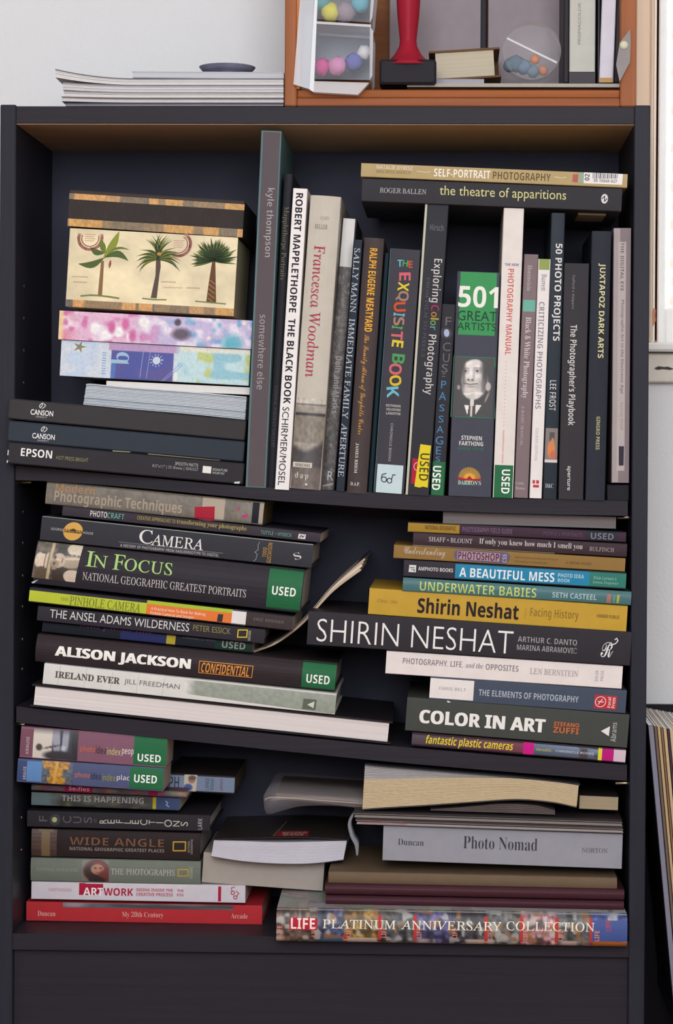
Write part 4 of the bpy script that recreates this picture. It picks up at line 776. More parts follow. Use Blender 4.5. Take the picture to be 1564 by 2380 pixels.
b.panel(1058, 1370, '#2a83a8', n='blue_panel'); b.panel(1370, 1455, '#34796c', n='teal_panel'); b.poly('#d8d6d4', [[(951, 1312), (967, 1313), (967, 1331), (950, 1330)]], n='publisher_mark'); b.stroke('#39353d', [[(953, 1319), (963, 1319)], [(957, 1324), (963, 1324), (963, 1329)]], 1.6, n='publisher_mark', lay=4)
b.text('AMPHOTO BOOKS', 'nb', '#cfcccb', 972, 1319, 1053, 1328, n='publisher'); b.text('A BEAUTIFUL MESS', 'nb', '#e3e6ea', 1068, 1325, 1289, 1347, n='title'); b.text('PHOTO IDEA', 'n', '#c9d6de', 1297, 1334, 1357, 1343, n='subtitle'); b.text('BOOK', 'n', '#c9d6de', 1297, 1345, 1325, 1353, n='subtitle'); b.text('Elsie Larson &', 'n', '#8fb8ac', 1380, 1340, 1433, 1348, n='author'); b.text('Emma Chapman', 'n', '#8fb8ac', 1379, 1351, 1437, 1359, n='author')
b = book((915, 1265, 1298, 1453, 1298, 1329), 'h', .0, .18, '#8f7040', 'tan spine with white script and purple badge', hard=False, rough=.55)
b.text('Understanding', 'c', '#bfb0a8', 938, 1272, 1035, 1297, n='title'); pn = b.poly('#655a74', [[(1055, 1288), (1059, 1279), (1066, 1277), (1178, 1284), (1186, 1292), (1184, 1303), (1176, 1311), (1066, 1303), (1057, 1297)]], n='purple_badge'); b.poly('#a294a0', [[(1063, 1280), (1162, 1286), (1161, 1306), (1063, 1300)]], n='badge_field', lay=3, par=pn)
b.text('PHOTOSHOP', 'nb', '#6c2c40', 1065, 1284, 1160, 1302, n='title', lay=5, par=pn); b.text('CS5', 'nb', '#b5a8b8', 1168, 1288, 1178, 1308, rot=90, n='title', lay=5, par=pn); b.text('Digital Imaging Concepts and Techniques', 'n', '#6a5230', 1197, 1295, 1297, 1301, n='subtitle'); b.text('Changing Professionals', 'n', '#6a5230', 1197, 1304, 1272, 1310, n='subtitle'); b.text('A VISUAL GUIDE', 'nb', '#6a5230', 1315, 1306, 1374, 1312, n='subtitle')
b = book((960, 1236, 1269, 1457, 1264, 1295), 'h', .0, .18, '#43343a', 'dark maroon hardcover with white old-style title', bulge=.001)
b.text('SHAFF • BLOUNT', 's', '#c8c0be', 997, 1250, 1098, 1261, n='author'); b.text('If only you knew how much I smell you', 'sl', '#d2cac7', 1114, 1257, 1354, 1274, n='title'); b.text('BULFINCH', 's', '#a89e9e', 1370, 1272, 1427, 1282, n='publisher'); b.stroke('#b3ada0', [[(961, 1268), (1290, 1286)]], 1.6, n='jacket_edge')
b = book((948, 1214, 1236, 1455, 1236, 1262), 'h', .0, .16, '#44303e', 'slim purple and yellow paperback second from the top of the right stack', hard=False)
b.panel(948, 1068, '#a07e2e', n='yellow_panel'); b.text('NATIONAL GEOGRAPHIC', 'nb', '#5a4522', 988, 1222, 1060, 1232, n='publisher'); b.text('PHOTOGRAPHY FIELD GUIDE', 'n', '#77617a', 1075, 1227, 1191, 1239, n='title'); b.text('PEOPLE & PORTRAITS', 'n', '#5c4a66', 1263, 1237, 1354, 1246, n='title'); used(b, 1362, 1436, (1373, 1239, 1426, 1254), '#33333f', '#777780')
b = book((1029, 1190, 1215, 1432, 1199, 1231), 'h', .02, .18, '#4d6a58', 'book with grey page edges outward, topmost of the right stack', hard=False, rev=True, pg='#84797a')

# ================================================================== BOTTOM SHELF, LEFT STACK
b = book((61, 2096, 2140, 609, 2104, 2151), 'h', .072, .175, '#b03036', 'bright red hardcover at the very bottom left', bulge=.0004)
b.text('Duncan', 'sl', '#d8a8a0', 88, 2117, 129, 2129, n='author'); b.text('My 20th Century', 'sl', '#d8a8a0', 284, 2119, 380, 2135, n='title'); b.text('Arcade', 'sl', '#d8a8a0', 537, 2123, 576, 2135, n='publisher')
b.raster([(146, 2098), (542, 2103.5), (542, 2115), (146, 2109)], 80, 6, lambda U, V: np.array([64, 60, 66.]) * (.6 + .9 * vnoise(U, V, 9, 2, 97))[..., None] + 70 * blob(U, V, .06, .5, .08, .4, .5)[..., None], n='photo_strip')
b = book((73, 2049, 2090, 570, 2058, 2100), 'h', .07, .17, '#ccc5cc', 'white paperback with red block title near the bottom left', hard=False)
b.text('VARTANIAN', 'n', '#c08a94', 112, 2064, 166, 2072, n='author'); b.poly('#a81e3c', [[(184, 2052), (240, 2052), (240, 2066), (226, 2080), (184, 2080)]], n='red_block'); b.text('ART', 'nb', '#e8e2e4', 194, 2063, 240, 2081, n='title', lay=4); b.text('WORK', 'nb', '#a81e3c', 241, 2064, 310, 2082, n='title', lay=4)
b.text('SEEING INSIDE THE', 'nb', '#b04a5c', 317, 2065, 402, 2072, n='subtitle'); b.text('CREATIVE PROCESS', 'nb', '#b04a5c', 317, 2075, 402, 2083, n='subtitle'); b.text('THE', 'nb', '#b04a5c', 412, 2067, 427, 2073, n='subtitle'); b.text('ESS', 'nb', '#b04a5c', 412, 2077, 427, 2083, n='subtitle'); b.panel(507, 514, '#a81e3c', n='red_bar'); b.ring('#b0384c', 547, 2086, 4, 1.8); b.ring('#b0384c', 541, 2075, 4, 1.8); b.stroke('#b0384c', [[(550, 2083), (555, 2076), (548, 2071)], [(539, 2071), (538, 2063), (546, 2061)]], 1.8, n='spectacles_mark')
b = book((71, 1993, 2049, 466, 2003, 2057), 'h', .068, .17, '#6f756b', 'sage green hardcover with red-scarfed portrait and yellow frame', bulge=.003)
b.text('NATIONAL GEOGRAPHIC', 's', '#92988c', 85, 2017, 184, 2025, n='publisher')
def f_girl(U, V):
    I = flat(U, (112, 118, 107)); I = over(I, blob(U, V, .55, .5, .5, .52, .06), (104, 42, 40)); I = over(I, blob(U, V, .42, .52, .30, .36, .12), (46, 34, 36)); I = over(I, blob(U, V, .58, .42, .24, .24, .12), (172, 122, 98)); I = over(I, blob(U, V, .5, .36, .05, .04, .4) + blob(U, V, .7, .36, .05, .04, .4), (70, 48, 44)); I = over(I, blob(U, V, .6, .58, .10, .03, .4), (130, 66, 60)); I = over(I, blob(U, V, .82, .8, .2, .35, .2), (110, 48, 44)); I = over(I, blob(U, V, .56, .92, .3, .18, .2), (48, 36, 38)); return I
b.raster([(190, 1998), (253, 2000), (253, 2051), (190, 2049)], 34, 30, f_girl, n='printed_portrait'); b.text('THE PHOTOGRAPHS', 's', '#b8b5a8', 258, 2020, 406, 2034, n='title'); frame_mark(b, 414, 2021, 437, 2036, '#b8963a', 2.6); b.text('NATIONAL GEOGRAPHIC', 'n', '#a8a89c', 440, 2015, 448, 2042, rot=90, n='publisher')
b = book((73, 1924, 1992, 465, 1937, 2000), 'h', .068, .17, '#33292a', 'dark brown hardcover with column photo and yellow frame', bulge=.002)
b.raster([(73, 1925), (132, 1927), (132, 1993), (73, 1991)], 24, 30, lambda U, V: over(np.array([74, 50, 42.]) * (.6 + .6 * vnoise(U * .2, V, 2, 16, 99))[..., None], (abs(U - .55) < .17 + .12 * (V < .08)) * 1., (112, 88, 58)), n='printed_picture')
b.text('WIDE ANGLE', 'n', '#7a5640', 162, 1948, 381, 1966, n='title'); b.text('NATIONAL GEOGRAPHIC GREATEST PLACES', 'nb', '#8a8280', 162, 1971, 382, 1979, n='subtitle'); frame_mark(b, 403, 1957, 431, 1977, '#b8963a', 3); b.text('NATIONAL', 'n', '#9a948e', 436, 1954, 441, 1982, rot=90, n='publisher'); b.text('GEOGRAPHIC', 'n', '#9a948e', 443, 1950, 448, 1986, rot=90, n='publisher')
b = book((63, 1884, 1921, 488, 1894, 1934), 'h', .06, .17, '#333036', 'charcoal hardcover with letters stacked sideways along its spine', bulge=.0004)
for ch, x0, y0, x1, y1 in (('F', 91, 1896, 110, 1909), ('C', 146, 1897, 166, 1913), ('U', 170, 1898, 190, 1913), ('S', 195, 1899, 214, 1913), (':', 219, 1902, 224, 1913)): b.text(ch, 'g', '#5f5c60', x0, y0, x1, y1, rot=90, n='title_letter')
b.disc('#47464a', 128, 1905, 13); b.disc('#a8ac7a', 127, 1905, 6, lay=3)
for ch, x0, y0, x1, y1 in (('R', 232, 1904, 248, 1914), ('E', 250, 1905, 267, 1914), ('F', 270, 1905, 286, 1913), ('L', 288, 1906, 305, 1914), ('E', 307, 1906, 323, 1915), ('C', 326, 1905, 343, 1918), ('T', 346, 1906, 361, 1916), ('I', 363, 1911, 380, 1913), ('O', 382, 1905, 400, 1922), ('N', 402, 1908, 418, 1921), ('S', 420, 1910, 437, 1920)): b.text(ch, 'g', '#bdb9ae', x0, y0, x1, y1, rot=90, n='title_letter')
b.text('LARK', 'n', '#a9a5a5', 460, 1902, 470, 1928, rot=90, n='publisher')
b = book((73, 1839, 1873, 417, 1854, 1884), 'h', .06, .15, '#3a3a3a', 'thin dark book with grey bold capitals over a park photo', hard=False)
b.raster([(73, 1840), (417, 1854.5), (417, 1883), (73, 1872)], 100, 12, lambda U, V: over(over(np.array([52, 52, 50.]) * (.5 + .9 * vnoise(U, V, 24, 3, 101))[..., None], np.clip((vnoise(U, V, 16, 3, 103) - .55) * 4, 0, 1) * .7, (92, 96, 50)), np.clip((.2 - U) * 12, 0, 1), (84, 104, 108)), n='photo_print', lay=1)
b.text('THIS IS HAPPENING', 'nb', '#a09c9e', 144, 1851, 334, 1865, n='title'); b.panel(355, 363, '#b0a030', n='yellow_bar', lay=2); b.panel(363, 417, '#3d4c70', n='blue_panel', lay=2); b.stroke('#aab0c0', [[(385, 1862), (390, 1866), (387, 1871), (393, 1875)]], 1.8, n='publisher_mark')
b = book((73, 1821, 1838, 434, 1840, 1854), 'h', .052, .14, '#6a4a52', 'very thin book with a collage spine and pink tags', hard=False)
b.raster([(73, 1821), (434, 1840), (434, 1854), (73, 1838)], 120, 6, lambda U, V: np.stack([90 + 110 * (vnoise(U, V, 26, 2, 105) - .3), 70 + 90 * (vnoise(U, V, 26, 2, 106) - .3), 66 + 90 * (vnoise(U, V, 26, 2, 107) - .3)], -1), n='collage_print', lay=1)
pn = b.panel(151, 216, '#a82058', n='pink_tag', lay=2); b.text('Selfies', 'nb', '#dcb0bc', 160, 1828, 208, 1838, n='title', par=pn, lay=4); b.panel(345, 367, '#a82058', n='pink_tag', lay=2)
b = book((386, 1797, 1838, 545, 1805, 1846), 'h', .083, .165, '#3d3332', 'pale blue-grey book half hidden behind the two small green-stickered books', hard=False, pg='#7a6c5c')
b.panel(387, 545, '#7c8aa2'); b.text('PH', 'n', '#3f4452', 393, 1805, 416, 1832, n='title'); b.raster([(428, 1800), (458, 1801), (456, 1840), (427, 1838)], 16, 20, lambda U, V: over(over(over(flat(U, (196, 182, 164)), blob(U, V, .6, .3, .28, .22, .15), (150, 110, 88)), blob(U, V, .62, .18, .3, .14, .2), (84, 64, 54)), blob(U, V, .35, .78, .35, .22, .15), (56, 84, 148)), n='child_print')
b.text('LANGE', 'n', '#4a5060', 477, 1808, 486, 1836, rot=90, n='author'); b.text('MONDAY', 'n', '#4a5060', 489, 1808, 497, 1837, rot=90, n='author'); b.text('AMPHOTO', 'n', '#7a4a52', 511, 1809, 518, 1838, rot=90, n='publisher')
def krause(q, Y, cols, lab, ttl, yo, sky, fpic, x_p0, x_p1):
    b = book(q, 'h', Y, .076, cols[0], lab, hard=False, bulge=.0015, group='small square photo idea books', pg='#c3b4a6')
    xl, ylt, ylb, xr, yrt, yrb = q
    def yy(x, t): k = (x - xl) / (xr - xl); return ylt + (yrt - ylt) * k + t * ((ylb - ylt) + (yrb - yrt - ylb + ylt) * k)
    b.panel(xl, x_p0 if sky is None else x_p0 - 35, cols[1], n='end_panel')
    if sky: b.panel(x_p0 - 35, x_p0, sky, n='sky_panel')
    b.raster([(x_p0, yy(x_p0, 0)), (x_p1, yy(x_p1, 0)), (x_p1, yy(x_p1, 1)), (x_p0, yy(x_p0, 1))], 44, 28, fpic, lay=2)
    b.text('KRAUSE', 'n', '#c3b4b8', xl + 14, yy(xl + 18, .32), xl + 21, yy(xl + 18, .85), rot=90, n='publisher', lay=4)
    return b, yy
def f_people(U, V):
    I = flat(U, (206, 198, 186)); I = over(I, (U > .42) * 1., (150, 152, 166)); I = over(I, (U > .42) * np.clip((vnoise(U, V * .3, 16, 3, 111) - .5) * 5, 0, 1), (44, 46, 60)); I = over(I, np.clip((U - .8) * 12, 0, 1), (36, 32, 42)); I = over(I, blob(U, V, .6, .86, .35, .16, .2), (46, 44, 52)); I = over(I, blob(U, V, .14, .62, .07, .11, .2), (66, 54, 52)); I = over(I, blob(U, V, .42, .58, .2, .03, .3, -22), (84, 74, 74)); I = over(I, blob(U, V, .68, .6, .05, .08, .4), (190, 190, 200)); I = over(I, np.clip((.2 - V) * 6, 0, 1) * .6, (60, 50, 54)); return I  # last tint paints the shelf's shade along the picture's top
b, yy = krause((40, 1762, 1819, 380, 1786, 1840), .004, ('#52597a', '#3f4c70'), 'small blue book with gold temple picture and green used sticker', 'places', 0, '#5f86b8', lambda U, V: over(over(flat(U, (84, 92, 104)), (np.abs(U - .45 - .04 * V) < (.46 - .2 * V) * (.8 + .2 * np.sign(np.sin(V * 9)))) * 1., (178, 128, 44)) * (.7 + .5 * vnoise(U, V, 14, 14, 113))[..., None], (np.abs(U - .5 + .1 * V) < .05) * 1., (206, 152, 60)), 97, 168)
for t_, c_, x0, x1, y in (('photo', '#c46a4c', 175, 210, 1795), ('idea', '#343446', 211, 236, 1796), ('index', '#8f8c3c', 237, 269, 1799), ('plac', '#d6d2d4', 272, 301, 1801)): b.text(t_, 'n', c_, x0, y, x1, y + 16, n='title', lay=4)
used(b, 302, 379, (312, 1801, 365, 1820))
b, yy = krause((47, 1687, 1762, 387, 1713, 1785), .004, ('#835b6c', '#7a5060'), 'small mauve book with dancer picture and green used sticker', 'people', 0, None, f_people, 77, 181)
for t_, c_, x0, x1, y in (('photo', '#c8694c', 187, 223, 1734), ('idea', '#4a3440', 223, 248, 1735), ('index', '#c2bd84', 249, 281, 1738), ('peop', '#dcd6d4', 284, 311, 1741)): b.text(t_, 'n', c_, x0, y, x1, y + 17, n='title', lay=4)
used(b, 311, 387, (321, 1753, 375, 1771))

# ================================================================== BOTTOM SHELF, MIDDLE
b = book((471, 1978, 2054, 752, 2003, 2070), 'h', .075, .16, '#a89e96', 'blank off-white spined book leaning on the middle pile', hard=False, bulge=.0005)
wp = thing('paperback_book', 'open-edged paperback with white warped pages and dark glossy cover', 'book', P(650, 1985, .05))
tp = smoothline([(497, 1953), (560, 1955), (640, 1958), (720, 1957), (806, 1954)], 30); bt = smoothline([(491, 1990), (560, 2001), (640, 2007), (720, 2007), (798, 1998)], 30)
leaves('pages', tp, bt, 22, .05, .17, mat('#cfcbd6', .8, var=.06), wp, .001, .16, 3)
cv = smoothline([(496, 1950), (560, 1948), (650, 1946), (720, 1946), (808, 1952)], 30)
strip('cover', [(x, y) for x, y in cv], [(x, y + 2) for x, y in cv], .048, .175, mat('#3a3230', .3, var=.5, scale=25), wp)
strip('back_cover', [(x, y) for x, y in bt], [(x, y + 1.5) for x, y in bt], .05, .17, mat('#5a5052', .4), wp)
# red label and rule on its upper cover
lo = wp.location
def onc(x, y, dY, up=.0006): p = P(x, interp(cv, x), .048); return (p.x - lo.x, p.y + dY - lo.y, p.z + up - lo.z)
obj('red_label', [onc(637, 0, .004), onc(716, 0, .004), onc(713, 0, .045), onc(642, 0, .045)], [(0, 1, 2, 3)], mat('#8f2a2e', .4), wp)
obj('rule', [onc(632, 0, .004), onc(635, 0, .004), onc(652, 0, .12), onc(650, 0, .12)], [(0, 1, 2, 3)], mat('#8a7a68', .4), wp)
def lab(y0, y1, x0, x1):
    def fn(p):
        l = p.min(0); h = p.max(0); q = (p - l) / (h - l); return np.array([onc(x0 + (x1 - x0) * a, 0, y0 + (y1 - y0) * c, .0009) for a, c in q])
    return fn
TEXTS.append(('BEHIND', 'ni', lab(.020, .034, 652, 710), 'label_lettering', mat('#c8a09a', .5), wp)); TEXTS.append(('BARS', 'ni', lab(.006, .018, 656, 705), 'label_lettering', mat('#c8a09a', .5), wp))

# plastic sleeve with a grey pack
pl = thing('plastic_sleeve', 'crumpled clear plastic sleeve around a flat brown pack', 'packet', P(730, 1860, .04))
strip('pack', [(640, 1843), (700, 1846), (760, 1850), (846, 1856)], [(642, 1858), (700, 1861), (760, 1868), (846, 1878)], .04, .15, mat('#6a5c54', .6, var=.2), pl)
tp = smoothline([(612, 1852), (618, 1842), (640, 1838), (700, 1842), (780, 1848), (848, 1853)], 30); bt = smoothline([(614, 1878), (622, 1892), (650, 1886), (700, 1874), (780, 1873), (848, 1880)], 30)
strip('sleeve', tp, bt, .032, .16, mat_plastic('#b9b2b6', .2, .2), pl, True)
strip('sleeve_seam', [(x, y + 14) for x, y in tp[4:]], [(x, y + 16) for x, y in tp[4:]], .0315, .002, mat('#b0a49a', .3), pl)
fl = thing('plastic_flap', 'thin clear plastic strip hanging between the paperback and the grey spine', 'plastic strip', P(820, 1940, .03))
strip('film', smoothline([(818, 1894), (808, 1915), (814, 1945), (824, 1965), (828, 1990)], 20), smoothline([(822, 1896), (815, 1916), (822, 1945), (832, 1962), (832, 1988)], 20), .03, .03, mat_plastic('#a9abb5', .55, .25), fl, True)

# ================================================================== BOTTOM SHELF, RIGHT PILE
b = book((642, 2114, 2191, 1458, 2126, 2206), 'h', (-.036, -.028), .235, '#4a4548', 'thick coffee table book with a collage of magazine covers along its spine', bulge=.006, r=.006, pg='#d0c8c0')
def mat_collage():
    m = bpy.data.materials.new('mat_collage'); m.use_nodes = True; nt = m.node_tree; N = nt.nodes; b_ = N['Principled BSDF']; b_.inputs['Roughness'].default_value = .4; b_.inputs['Specular IOR Level'].default_value = .3
    tc = N.new('ShaderNodeTexCoord'); vo = N.new('ShaderNodeTexVoronoi'); vo.distance = 'CHEBYCHEV'; vo.inputs['Scale'].default_value = 42; nz = N.new('ShaderNodeTexNoise'); nz.inputs['Scale'].default_value = 160
    hs = N.new('ShaderNodeHueSaturation'); hs.inputs['Saturation'].default_value = .45; hs.inputs['Value'].default_value = .45; mx = N.new('ShaderNodeMix'); mx.data_type = 'RGBA'; mx.inputs[7].default_value = (.35, .33, .31, 1)
    nt.links.new(tc.outputs['Object'], vo.inputs['Vector']); nt.links.new(tc.outputs['Object'], nz.inputs['Vector']); nt.links.new(vo.outputs['Color'], hs.inputs['Color']); nt.links.new(hs.outputs[0], mx.inputs[6]); nt.links.new(nz.outputs['Fac'], mx.inputs['Factor']); nt.links.new(mx.outputs[2], b_.inputs['Base Color'])
    return m
for ch_ in b.root.children:
    if ch_.name.startswith('cover'): ch_.data.materials[0] = mat_collage()
cc_ = np.array([(92, 74, 66), (60, 66, 96), (120, 96, 52), (66, 68, 72), (74, 70, 110), (54, 52, 60), (84, 84, 84), (150, 108, 112), (78, 78, 82), (54, 68, 130)], float)
XS = [642, 737, 800, 880, 965, 1048, 1130, 1212, 1294, 1374, 1458]
def f_life(U, V):
    x = 642 + U * 816; i = np.clip(np.searchsorted(XS, x) - 1, 0, 9); I = cc_[i] * (.45 + 1.1 * vnoise(U, V, 90, 8, 121) * (.6 + .8 * vnoise(U, V, 200, 16, 122)))[..., None]
    I = over(I, np.clip((vnoise(U, V, 60, 6, 123) - .66) * 8, 0, 1) * .75, (186, 182, 176)); I = over(I, np.clip((vnoise(U, V, 50, 5, 125) - .72) * 8, 0, 1) * .8, (150, 100, 60))
    I = over(I, (V > .80) * np.clip((vnoise(U, V, 12, 1, 127) - .5) * 9, 0, 1) * .9, (196, 172, 164)); I = over(I, (V > .82) * (U > .9) * 1., (168, 96, 44)); I = over(I, (V > .84) * (U > .13) * (U < .19) * 1., (54, 96, 130)); return I
b.raster([(642, 2114), (1458, 2126), (1458, 2206), (642, 2191)], 260, 24, f_life, n='cover_collage', lay=1)
def ly(x, t): return 2114 + (x - 642) / 816 * 12 + t * (77 + (x - 642) / 816 * 3)
[b.poly('#b8403a', [[(x - 4, ly(x, .12)), (x + 4, ly(x, .12)), (x + 4, ly(x, .95)), (x - 4, ly(x, .95))]], n='red_stripe', lay=2) for x in (883, 965, 1130, 1212, 1294, 1374)]; b.poly('#b8403a', [[(x - 5, ly(x, .72)), (x + 5, ly(x, .72)), (x + 5, ly(x, .96)), (x - 5, ly(x, .96))] for x in (803,)], n='red_stripe', lay=2)
for x in (650, 730, 811, 893, 975, 1058, 1140, 1222, 1304, 1388): b.text('LIFE', 'nb', '#d88a7c', x - 6, ly(x, .48), x + 5, ly(x, .80), rot=90, n='small_lettering', lay=4)
pn = b.poly('#b8243c', [[(673, ly(673, .24)), (737, ly(737, .24)), (737, ly(737, .60)), (673, ly(673, .60))]], n='red_label', lay=4); b.text('LIFE', 'nb', '#efe2d6', 676, 2134, 732, 2159, n='title', lay=6, par=pn)
b.text('PLATINUM', 's', '#ece6d2', 750, 2138, 920, 2159, n='title', lay=6); b.text('ANNIVERSARY', 's', '#ece6d2', 932, 2141, 1166, 2162, n='title', lay=6); b.text('COLLECTION', 's', '#ece6d2', 1177, 2143, 1382, 2164, n='title', lay=6)
pn = b.panel(1376, 1458, '#4a5a94', .18, .80, n='blue_panel', lay=2); b.text('LIFE', 'nb', '#c04848', 1408, 2140, 1419, 2164, rot=90, lay=4, par=pn)
GR = 'maroon leatherette albums'
book((757, 2081, 2106, 1450, 2094, 2121), 'h', .002, .2, '#47262f', 'maroon leatherette album lying directly on the collage book', bulge=.003, group=GR, pg='#6a4a48', rough=.4)
book((755, 2054, 2080, 1451, 2069, 2093), 'h', .0, .2, '#4a2a31', 'maroon leatherette album under the brown cloth volume', bulge=.003, group=GR, pg='#6a4a48', rough=.4)
book((763, 2026, 2053, 1434, 2040, 2069), 'h', .008, .19, '#6e5c4a', 'old brown cloth volume under the grey spine', bulge=.002, pg='#8a7a64', rough=.8)
b = book((890, 1919, 2000, 1446, 1938, 2021), 'h', .012, .2, '#97969f', 'thick plain grey spine with dark serif lettering', bulge=.0006, rough=.6)
b.text('Duncan', 'sl', '#4a4852', 925, 1950, 985, 1965, n='author'); b.text('Photo Nomad', 'sl', '#413f48', 1077, 1946, 1249, 1975, n='title'); b.text('NORTON', 's', '#5a5862', 1352, 1971, 1412, 1982, n='publisher')
# thin magazines
MC = ('#b3a7a4', '#57504f', '#9a8f8b')
MG = 'thin magazines above the grey spine'
for k_, (yl, yr, cl, labl) in enumerate(((1908, 1929, '#a89d9a', 'pale magazine with red spine print lying on the grey book'), (1900, 1921, '#4c4646', 'dark thin magazine in the middle of the magazine pile'), (1892, 1913, '#90857f', 'beige thin magazine near the top of the magazine pile'), (1884, 1905, '#3f393b', 'blackish thin magazine, topmost of the magazine pile'))):
    xl = (828, 826, 823, 822)[k_]
    b = Item((xl, yl, yl + 7.6, 1449 - k_, yr, yr + 7.6), 'h', .004 + .001 * k_, .2, 'magazine', labl, 'magazine', MG, bulge=0, r=.0001)
    box('pages', -b.L / 2 + .001, b.L / 2 - .001, .0008, .199, -b.T / 2 + .0007, b.T / 2 - .0007, mat(cl, .7, 'pages'), b.root)
    box('cover', -b.L / 2, b.L / 2, 0, .2, b.T / 2 - .0006, b.T / 2, mat('#3a3436', .4), b.root); box('back_cover', -b.L / 2, b.L / 2, 0, .2, -b.T / 2, -b.T / 2 + .0006, mat('#8a807c', .4), b.root)
    if k_ == 0: b.text('AMERICAN SOCIETY OF MEDIA', 'n', '#9a4a4c', 838, 1909, 945, 1914, n='spine_lettering')
# warped book and the block behind it
ww = thing('paperback_book', 'fat warped book with wavy cream page edges below the middle shelf', 'book', P(1090, 1850, .0))
tp = smoothline([(846, 1812), (900, 1812), (1000, 1809), (1100, 1808), (1200, 1810), (1290, 1818), (1345, 1826)], 40); bt = smoothline([(842, 1881), (900, 1877), (1000, 1871), (1100, 1864), (1200, 1858), (1280, 1864), (1340, 1876)], 40)
leaves('pages', tp, bt, 20, .002, .17, mat('#cdb896', .8, var=.10, scale=200), ww, .0016, .2, 5)
cv2 = smoothline([(848, 1776), (900, 1781), (1000, 1789), (1100, 1797), (1200, 1805), (1290, 1815), (1348, 1822)], 40)
leaves('front_pages', [(x, y + 3) for x, y in cv2], [(x, max(y - .5, interp(cv2, x) + 4)) for x, y in tp], 8, .006, .16, mat('#aaa6a8', .8, var=.08), ww, .002, .2, 6)
strip('cover', cv2, [(x, y + 2.2) for x, y in cv2], .002, .175, mat('#3c3b42', .3), ww); strip('back_cover', bt, [(x, y + 2) for x, y in bt], .002, .175, mat('#4a4244', .4), ww)
b = book((1346, 1848, 1880, 1437, 1851, 1885), 'h', .03, .15, '#3a3032', 'short cream page block to the right of the warped book', hard=False, rev=True, pg='#b3a184')
mm = thing('magazine', 'curled dark magazine arching beneath the warped book', 'magazine', P(1150, 1890, .01)); tp = smoothline([(1000, 1881), (1080, 1876), (1160, 1869), (1240, 1872), (1290, 1884)], 24)
leaves('pages', tp, [(x, max(y + 3, 1884 + (x - 1000) * .035)) for x, y in tp], 5, .012, .15, mat('#5f5452', .6, var=.2), mm, .001, .2, 7)

# ================================================================== ON TOP OF THE BOOKCASE
TG = 'magazines lying on top of the bookcase'
ztop = zt_
def topmag(y0, y1, xl, curl, lab, cv, pgc, Y=.012):
    t = thing('magazine', lab, 'magazine', P(400, y1, Y), TG)
    xs = np.linspace(xl, 659, 30); up = lambda x: curl * max(0, 1 - (x - xl) / 190.0) ** 2
    tp = [(x, y0 - up(x)) for x in xs]; bt = [(x, y1 - .8 * up(x)) for x in xs]
    leaves('pages', [(x, y + 1.6) for x, y in tp], bt, max(2, int((y1 - y0) / 3.2)), Y, .2, mat(pgc, .8, var=.05), t, .0015, .14, int(y0))
    strip('cover', tp, [(x, y + 1.5) for x, y in tp], Y - .002, .205, mat(cv, .4), t)
topmag(239, 246.5, 152, 0, 'dark-covered magazine at the bottom of the pile on the bookcase', '#4a4850', '#9a96a0')
topmag(228, 238.6, 143, 4, 'white magazine second from the bottom on the bookcase top', '#7a6e74', '#d5d1d2')
topmag(215, 227.6, 148, 4, 'white magazine in the middle of the pile on the bookcase top', '#a39ba0', '#d8d4d4')
topmag(198, 214.6, 146, 7, 'thick white magazine just below the curled one', '#8f868c', '#d2cfd2')
topmag(182, 197.6, 128, 22, 'topmost magazine with curled-up grey cover corner on the bookcase', '#77767e', '#dad8d8')
pd = Item((308, 165, 181, 660, 168, 183), 'h', .02, .16, 'writing_pad', 'thin grey pad on the magazine pile beside the crate', 'pad', bulge=0, r=.0001)
box('pages', -pd.L / 2, pd.L / 2, 0, .16, -pd.T / 2, pd.T / 2 - .0012, mat('#cfd0d6', .8, 'pages'), pd.root); box('cover', -pd.L / 2 - .0005, pd.L / 2, -.0005, .16, pd.T / 2 - .0011, pd.T / 2, mat('#b9bac2', .5), pd.root)
dz = pd.M @ Vector(((522 - 484) * .00053, .036, pd.T / 2)); dsh = thing('small_dish', 'blurred dark round dish lying on the grey pad', 'dish', (dz.x, dz.y, dz.z))
def lathe(name, prof, m, parent, k=28, axis=2, off=(0, 0, 0), cap=True):
    v = []; f = []
    for r_, z_ in prof:
        for i in range(k):
            a = 2 * math.pi * i / k; c, s_ = r_ * math.cos(a), r_ * math.sin(a)
            p = (c, s_, z_) if axis == 2 else (c, z_, s_); v.append((p[0] + off[0], p[1] + off[1], p[2] + off[2]))
    for j in range(len(prof) - 1):
        for i in range(k): f.append((j * k + i, j * k + (i + 1) % k, (j + 1) * k + (i + 1) % k, (j + 1) * k + i))
    if cap: f += [tuple(range(k)), tuple(range((len(prof) - 1) * k, len(prof) * k))]
    return obj(name, v, f, m, parent, True)
lathe('bowl', [(.018, 0), (.030, .005), (.0355, .0115), (.033, .0115), (.015, .003)], mat('#66667a', .5, var=.5, scale=40), dsh)

